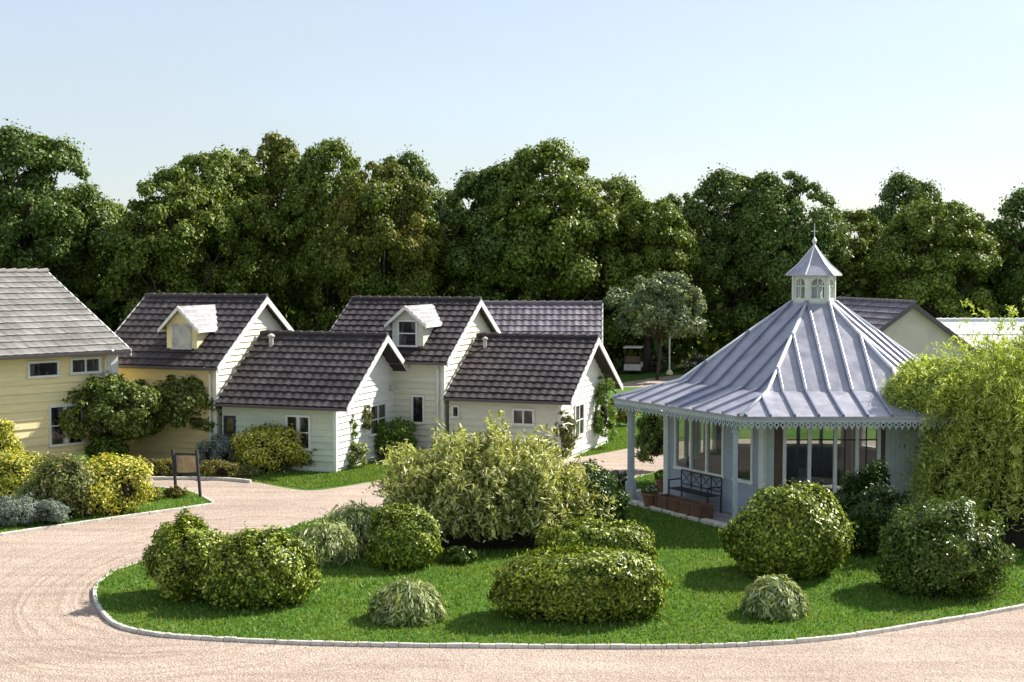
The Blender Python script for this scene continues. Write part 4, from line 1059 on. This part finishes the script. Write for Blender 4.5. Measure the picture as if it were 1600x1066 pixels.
# garden chair in the bed
ch = empty('wooden_chair', (*G(42, 752), 0), R(160)); tag(ch, 'weathered wooden garden chair behind the yellow shrubs in the left bed', 'chair')
mb = MB(); mb.box(-.27, .27, -.25, .25, .42, .46); mb.build('seat', M['brown_panel'], ch)
mb = MB(); mb.box(-.27, .27, .23, .26, .84, .92); mb.box(-.27, .27, .23, .26, .56, .61)
for i in range(5): mb.box(-.2 + i * .09, -.16 + i * .09, .235, .255, .61, .84)
mb.build('backrest', M['brown_panel'], ch)
for sx in (-.26, .26):
    for sy in (-.23, .245):
        mb = MB(); mb.box(sx - .025, sx + .025, sy - .025, sy + .025, 0, .92 if sy > 0 else .64); mb.build('leg', M['brown_panel'], ch)
# sign on two leaning posts
sg = empty('sign_board', (*G(290, 779), .06), R(-12)); tag(sg, 'small brown picture board on two leaning dark posts beside the drive', 'sign')
for sx in (-.36, .36):
    mb = MB(); mb.bar((sx + .10, -.02, -.05), (sx - .12, .22, 1.28), .07, .07, (1, 0, 0)); mb.build('post', M['iron'], sg, bevel=.006)
fm = MB(); 
def sgp(x, z, o=0): t_ = z / 1.3; return (x - .10 * t_ * 1.8 + .10, .20 * t_ - o, z)
fm.bar(sgp(-.33, 1.16), sgp(.33, 1.16), .04, .06); fm.bar(sgp(-.33, .62), sgp(.33, .62), .04, .06)
fm.bar(sgp(-.33, .64), sgp(-.33, 1.14), .05, .04, (1, 0, 0)); fm.bar(sgp(.33, .64), sgp(.33, 1.14), .05, .04, (1, 0, 0))
fm.build('frame', M['iron'], sg)
m, t, p = newmat('picture_panel')
cc = ramp(t, noise(t, 5, 5), [(0.35, (0.30, 0.20, 0.16)), (0.5, (0.48, 0.28, 0.14)), (0.65, (0.50, 0.40, 0.30))]); t.links.new(cc, p.inputs['Base Color']); p.inputs['Roughness'].default_value = .5; M['panel'] = m
fm = MB(); fm.bar(sgp(0, .65), sgp(0, 1.13), .64, .015, (0, 1, 0)); fm.build('panel', M['panel'], sg)

# planting along the cottages
for i, (x, y, w_, mt_) in enumerate([(215, 748, 1.6, 'ochre low hedge plants at the left end of the strip under the small trees'), (262, 747, 1.3, 'ochre low hedge plants in the middle of the strip behind the sign'), (345, 750, 1.7, 'ochre low hedge plants at the right end of the strip, under the silver shrub')]):
    bed(mt_, x, y, w_, .55, 'brownhedge', 4500, d_=.8, name='low_hedge', cat='hedge', leaf=(.07, .03), z=0.0, group=None)
bed('rusty low plant at the corner where the grass strip starts', 385, 748, .9, .35, 'dogwood', 2000, name='low_plant', cat='plant', z=0.0, leaf=(.07, .03))
bed('silver-grey shrub in front of the left end of the green cottage', 340, 738, 1.5, 1.15, 'silver', 7000, leaf=(.10, .025), name='silver_shrub', z=0.0)
bed('large yellow flowering shrub under the green cottage wall', 420, 742, 2.1, 1.35, YS, 10000, name='yellow_shrub', z=0.0, shell=True, lump=.11, fuzz=.12)
bed('green shrub behind the large yellow one, below the cottage window', 385, 715, 1.6, 1.15, 'greenshrub', 6000, name='green_shrub', z=0.0, spikes=10)
bed('dark mottled shrub right of the yellow shrub by the cottage corner', 487, 737, 1.4, 1.25, 'dogwood', 7000, name='mottled_shrub', z=0.0, spikes=8)
bed('small green plant right of the mottled shrub', 515, 737, .6, .7, 'greenshrub', 2000, name='green_plant', cat='plant', z=0.0)
pot = empty('planter_pot', (*G(531, 731), 0)); tag(pot, 'squat dark brown pot at the corner of the green cottage', 'pot')
mb = MB(); mb.lathe((0, 0, 0), [(.20, 0), (.28, .12), (.30, .22), (.26, .27)], 16); mb.build('bowl', M['brown_panel'], pot, smooth=True)
def climber(label, base, w_, d_, h, mat, n):
    return shrub('climbing_plant', label, 'climber', base, w_, d_, h, mat, n, (.09, .04), 40, core=.3, spikes=16, lr=(.14, .26))
cx_, cy_ = G(545, 730)
climber('climbing plant on the front corner of the green cottage', (cx_ - .02, cy_ - .15, 0), .75, .6, 2.0, 'greenshrub', 3500)
climber('loose pale climber sprawling at the foot of the lit green cottage gable', (cx_ + .25, cy_ - .35, 0), .95, .7, 1.0, 'sedge', 2500)
climber('yellow-green climber around the gable window of the green cottage', (cx_ + .35, cy_ + .6, 1.1), .9, .5, .9, 'dogwood', 2200)
bed('green leafy shrub below the gable window of the green cottage', 612, 722, 1.9, 1.45, 'greenshrub', 9000, name='green_shrub', z=0.0, spikes=10)
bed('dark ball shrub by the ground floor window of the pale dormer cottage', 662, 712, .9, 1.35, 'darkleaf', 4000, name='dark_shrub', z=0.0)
ex_, ey_ = G(893, 730); 
hEw = Matrix.Translation(hE.location) @ Matrix.Rotation(RZ, 4, 'Z')
def onE(x, y, z=0): v_ = hEw @ Vector((x, y, z)); return (v_.x, v_.y, z)
climber('leafy climber on the rear half of the cream cottage gable', onE(-.25, 4.6), .9, 1.6, 2.7, 'greenshrub', 6000)
climber('flowering climber at the front corner of the cream cottage gable', onE(-.35, .45), .8, .7, 1.9, 'dogwood', 3500)
bed('ochre shrub beyond the cream cottage, left of the porch posts', 968, 668, 1.6, 1.2, 'brownhedge', 5000, name='ochre_shrub', z=0.0)
bed('white flowering plants at the left foot of the porch', 962, 768, 1.0, .6, 'flower', 1500, name='flowering_plant', cat='plant', leaf=(.07, .05), lobes=24)
bed('dark leafy climber seen through the porch behind the posts', 1024, 738, 1.3, 2.5, 'laurel', 7000, name='tall_shrub', z=0.0, spikes=10)
for (lx, ly, lbl) in ((-4.55, -1.25, 'terracotta pot on the porch edge left of the paired posts'), (-3.95, 1.1, 'small terracotta pot at the back end of the porch')):
    pt_ = empty('terracotta_pot', loc_in(lx, ly)); tag(pt_, lbl, 'pot')
    mb = MB(); mb.lathe((0, 0, 0), [(.14, 0), (.20, .28), (.23, .30), (.23, .36), (.19, .36), (.18, .30)], 18); mb.build('bowl', M['terracotta'], pt_, smooth=False)
    P = rdir(260) * np.array([.22, .22, .16]) + np.array([0, 0, .44]); leaves('foliage', M['greenshrub'], pt_, P, rdir(260) + np.array([0, 0, .5]), .09, .05)

# far garden: round-headed tree with pale trunk, cart, lantern post
small_tree('round_headed_tree', 'small round-headed silvery tree on the far lawn behind the thin pole', (*G(1026, 594), 0), 5.6, 5.0, 3.95, 2.05, 'olive', 22000, 'bark', (.20, .10), lean=(0, 0), stems=1, tr=.10)
pole = empty('thin_pole', (*G(1046, 585), 0)); tag(pole, 'thin pale straight pole with a yellow foot standing before the round-headed tree', 'pole')
mb = MB(); mb.tube([(0, 0, 0), (0, 0, 3.3)], .05, 8); mb.build('shaft', M['white'], pole)
mb = MB(); mb.lathe((0, 0, 0), [(.22, 0), (.18, .18), (.08, .28)], 12); mb.build('foot', M['yellow_boards'], pole)
ct = empty('garden_cart', (*G(990, 584), 0), R(80)); tag(ct, 'small open cart with white roof parked in the shade beyond the far lawn', 'cart')
mb = MB(); mb.prism([(-.95, .25), (-.95, .62), (-.35, .62), (-.30, .36), (.35, .36), (.45, .70), (.95, .52), (1.0, .25)], -.5, .5, 'y'); mb.build('body', M['curtain'], ct, bevel=.03)
mb = MB(); mb.box(-.95, .62, -.55, .55, 1.58, 1.66); mb.build('roof', M['white'], ct, bevel=.03)
mb = MB(); mb.box(-.75, -.3, -.45, .45, .62, .74); mb.box(-.82, -.72, -.45, .45, .74, 1.1); mb.build('seat', M['brown_panel'], ct, bevel=.03)
for sx, tx in ((-.85, -.85), (.62, .45)):
    for sy in (-.46, .46): mb = MB(); mb.bar((sx, sy, .5), (tx, sy, 1.58), .035, .035, (0, 1, 0)); mb.build('post', M['iron'], ct)
for sx in (-.62, .68):
    for sy in (-.5, .5):
        mb = MB(); mb.tube([(sx, sy - .07, .22), (sx, sy + .07, .22)], .22, 16); mb.build('wheel', M['tyre'], ct)
bed('pale flowering shrub in the shade right of the round-headed tree', 1088, 585, 1.8, 1.3, 'flower', 1200, name='flowering_shrub', leaf=(.12, .09), z=0.0, lobes=24)
bed('pale flowering shrub in the shade behind the round-headed tree', 1028, 582, 1.2, 1.2, 'flower', 700, name='flowering_shrub', leaf=(.12, .09), z=0.0, lobes=20)

# ------------------------------------------------------------------ big trees
def tree_proto(seed, mat, n=60000, hw=5.0, H_=15.0, low=1.5):
    """parts of one broadleaved tree of unit-ish size: returns (crown mesh obj, trunk mesh obj) under an empty"""
    root = empty('oak_tree', (0, 0, 0))
    hr = (H_ - low) / 2
    P, Nn, cen, rr = lobe_cloud(n, (hw, hw * .85, hr), 78, (.10, .25), (.35, 1.0), -.9, 60)
    q = P[:, 2] / hr; fac = np.where(q < 0, 1.0 - .12 * q, 1 - .1 * q); P[:, 0] *= fac; P[:, 1] *= fac
    off = np.array([0, 0, low + hr]); P += off
    sz = rng.uniform(.6, 1.4, len(P))
    leaves('crown', M[mat], root, P, Nn, .25 * sz, .17 * sz)
    mb = MB(); rr_ = random.Random(seed); zt = H_ * .62
    mb.tube([(0, 0, -.1), (.05, 0, .5), (.1, .05, H_ * .25), (-.1, .1, zt), (.1, 0, H_ * .85)], [.55, .38, .32, .2, .05], 10)
    for i in range(34):
        c_ = cen[rr_.randrange(len(cen))] + off; z0 = min(max(c_[2] * rr_.uniform(.4, .7), low), zt); m1 = (c_[0] * .5, c_[1] * .5, z0 + (c_[2] - z0) * .35)
        mb.tube([(0, .05, z0), m1, tuple(c_ * np.array([.97, .97, 1.0]))], [.16, .10, .03], 6)
    for i in range(12):      # bare twig ends above the leaves
        c_ = cen[rr_.randrange(len(cen))]; 
        if c_[2] > 0: e_ = c_ * 1.12 + off; mb.tube([tuple(c_ * .9 + off), tuple(e_)], [.05, .012], 4)
    mb.build('trunk', M['bark'], root, smooth=True)
    return root
protos = {}
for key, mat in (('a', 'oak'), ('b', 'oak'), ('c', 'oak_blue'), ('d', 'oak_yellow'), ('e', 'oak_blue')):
    protos[key] = tree_proto(ord(key), mat)
used = set()
# (proto, centre column, top row, half width px, distance, label)
TT = [
 ('c', 48, 196, 108, 86, 'tall dark tree at the far left, behind the large yellow house'),
 ('b', 158, 300, 60, 90, 'lower green tree between the far left tree and the next wide one'),
 ('e', -75, 262, 90, 92, 'dark tree cut by the left edge of the photo'),
 ('a', 268, 262, 82, 84, 'broad green tree behind the left part of the yellow cottage roof'),
 ('b', 345, 220, 80, 88, 'broad green tree behind the yellow cottage dormer'),
 ('d', 425, 204, 78, 91, 'tree with yellowing top leaves left of the tree line centre'),
 ('a', 520, 220, 72, 88, 'green tree with twiggy top behind the gap between the two dormer cottages'),
 ('d', 598, 248, 80, 83, 'tree with orange-tinged right side above the cream dormer'),
 ('c', 628, 236, 66, 94, 'blue-green tree top rising behind the orange-tinged tree'),
 ('e', 700, 296, 56, 92, 'lower dark tree filling the notch in the middle of the tree line'),
 ('c', 775, 250, 84, 86, 'dark green tree left of the highest central crown'),
 ('a', 862, 222, 96, 84, 'highest central oak with rounded crown'),
 ('b', 948, 262, 70, 88, 'green tree right of the highest central oak'),
 ('b', 1012, 296, 64, 85, 'lighter green tree behind the round-headed silvery one'),
 ('e', 1068, 300, 46, 94, 'narrow dark tree in the notch left of the pavilion turret'),
 ('c', 1145, 262, 80, 88, 'dark tree left behind the pavilion turret'),
 ('e', 1228, 266, 84, 86, 'large dark tree right behind the pavilion turret'),
 ('a', 1335, 328, 66, 90, 'low green tree in the dip right of the turret'),
 ('c', 1418, 268, 62, 93, 'tall open-topped tree above the grey gable'),
 ('b', 1462, 300, 84, 85, 'wide green tree behind the pale roofed shed'),
 ('e', 1500, 318, 46, 92, 'dark slender tree left of the sky gap at the right'),
 ('c', 1618, 292, 78, 88, 'dark tree cut by the right edge of the photo'),
 ('a', 1560, 372, 60, 98, 'low tree under the sky gap at the right'),
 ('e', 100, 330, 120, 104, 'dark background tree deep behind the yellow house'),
 ('c', 330, 320, 140, 106, 'dark background tree deep behind the yellow cottage'),
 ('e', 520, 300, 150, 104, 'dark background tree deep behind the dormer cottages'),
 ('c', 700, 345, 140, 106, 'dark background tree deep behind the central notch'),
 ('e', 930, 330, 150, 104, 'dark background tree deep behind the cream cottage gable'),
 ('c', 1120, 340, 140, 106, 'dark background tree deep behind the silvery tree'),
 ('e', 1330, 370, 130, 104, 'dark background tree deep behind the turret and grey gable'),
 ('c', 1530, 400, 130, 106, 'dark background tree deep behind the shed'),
]
rt = random.Random(5)
for (k, cx, top, hwp, dist_, lbl) in TT:
    src = protos[k]
    if k in used:
        o = src.copy(); COL.objects.link(o)
        for chd in src.children:
            c2 = chd.copy(); COL.objects.link(c2); c2.parent = o
    else: o = src; used.add(k)
    X = (cx - 800) / FPX * dist_; Ht = CH + (HOR - top) / FPX * dist_; Wm = 1.12 * hwp / FPX * dist_
    o.location = (X, dist_, 0); sx = Wm / 4.9; sz_ = Ht / 15.2
    o.scale = (sx, (sx + 1) / 2 * rt.uniform(.9, 1.1), sz_)
    o.rotation_euler = (0, 0, rt.uniform(-.5, .5) + (math.pi if rt.random() < .5 else 0))
    o['label'] = lbl; o['category'] = 'tree'; o['group'] = 'broadleaved trees behind the cottages'

# shaded undergrowth between and behind the trunks: one mass
n = 60000
X = rng.uniform(-62, 66, n); Y = rng.uniform(86, 112, n); top = 5.0 + 2.2 * np.sin(X * .23 + 1) + 1.4 * np.sin(X * .61) ; Z = rng.uniform(0, 1, n) ** .8 * top
P = np.stack([X, Y, Z], 1); 
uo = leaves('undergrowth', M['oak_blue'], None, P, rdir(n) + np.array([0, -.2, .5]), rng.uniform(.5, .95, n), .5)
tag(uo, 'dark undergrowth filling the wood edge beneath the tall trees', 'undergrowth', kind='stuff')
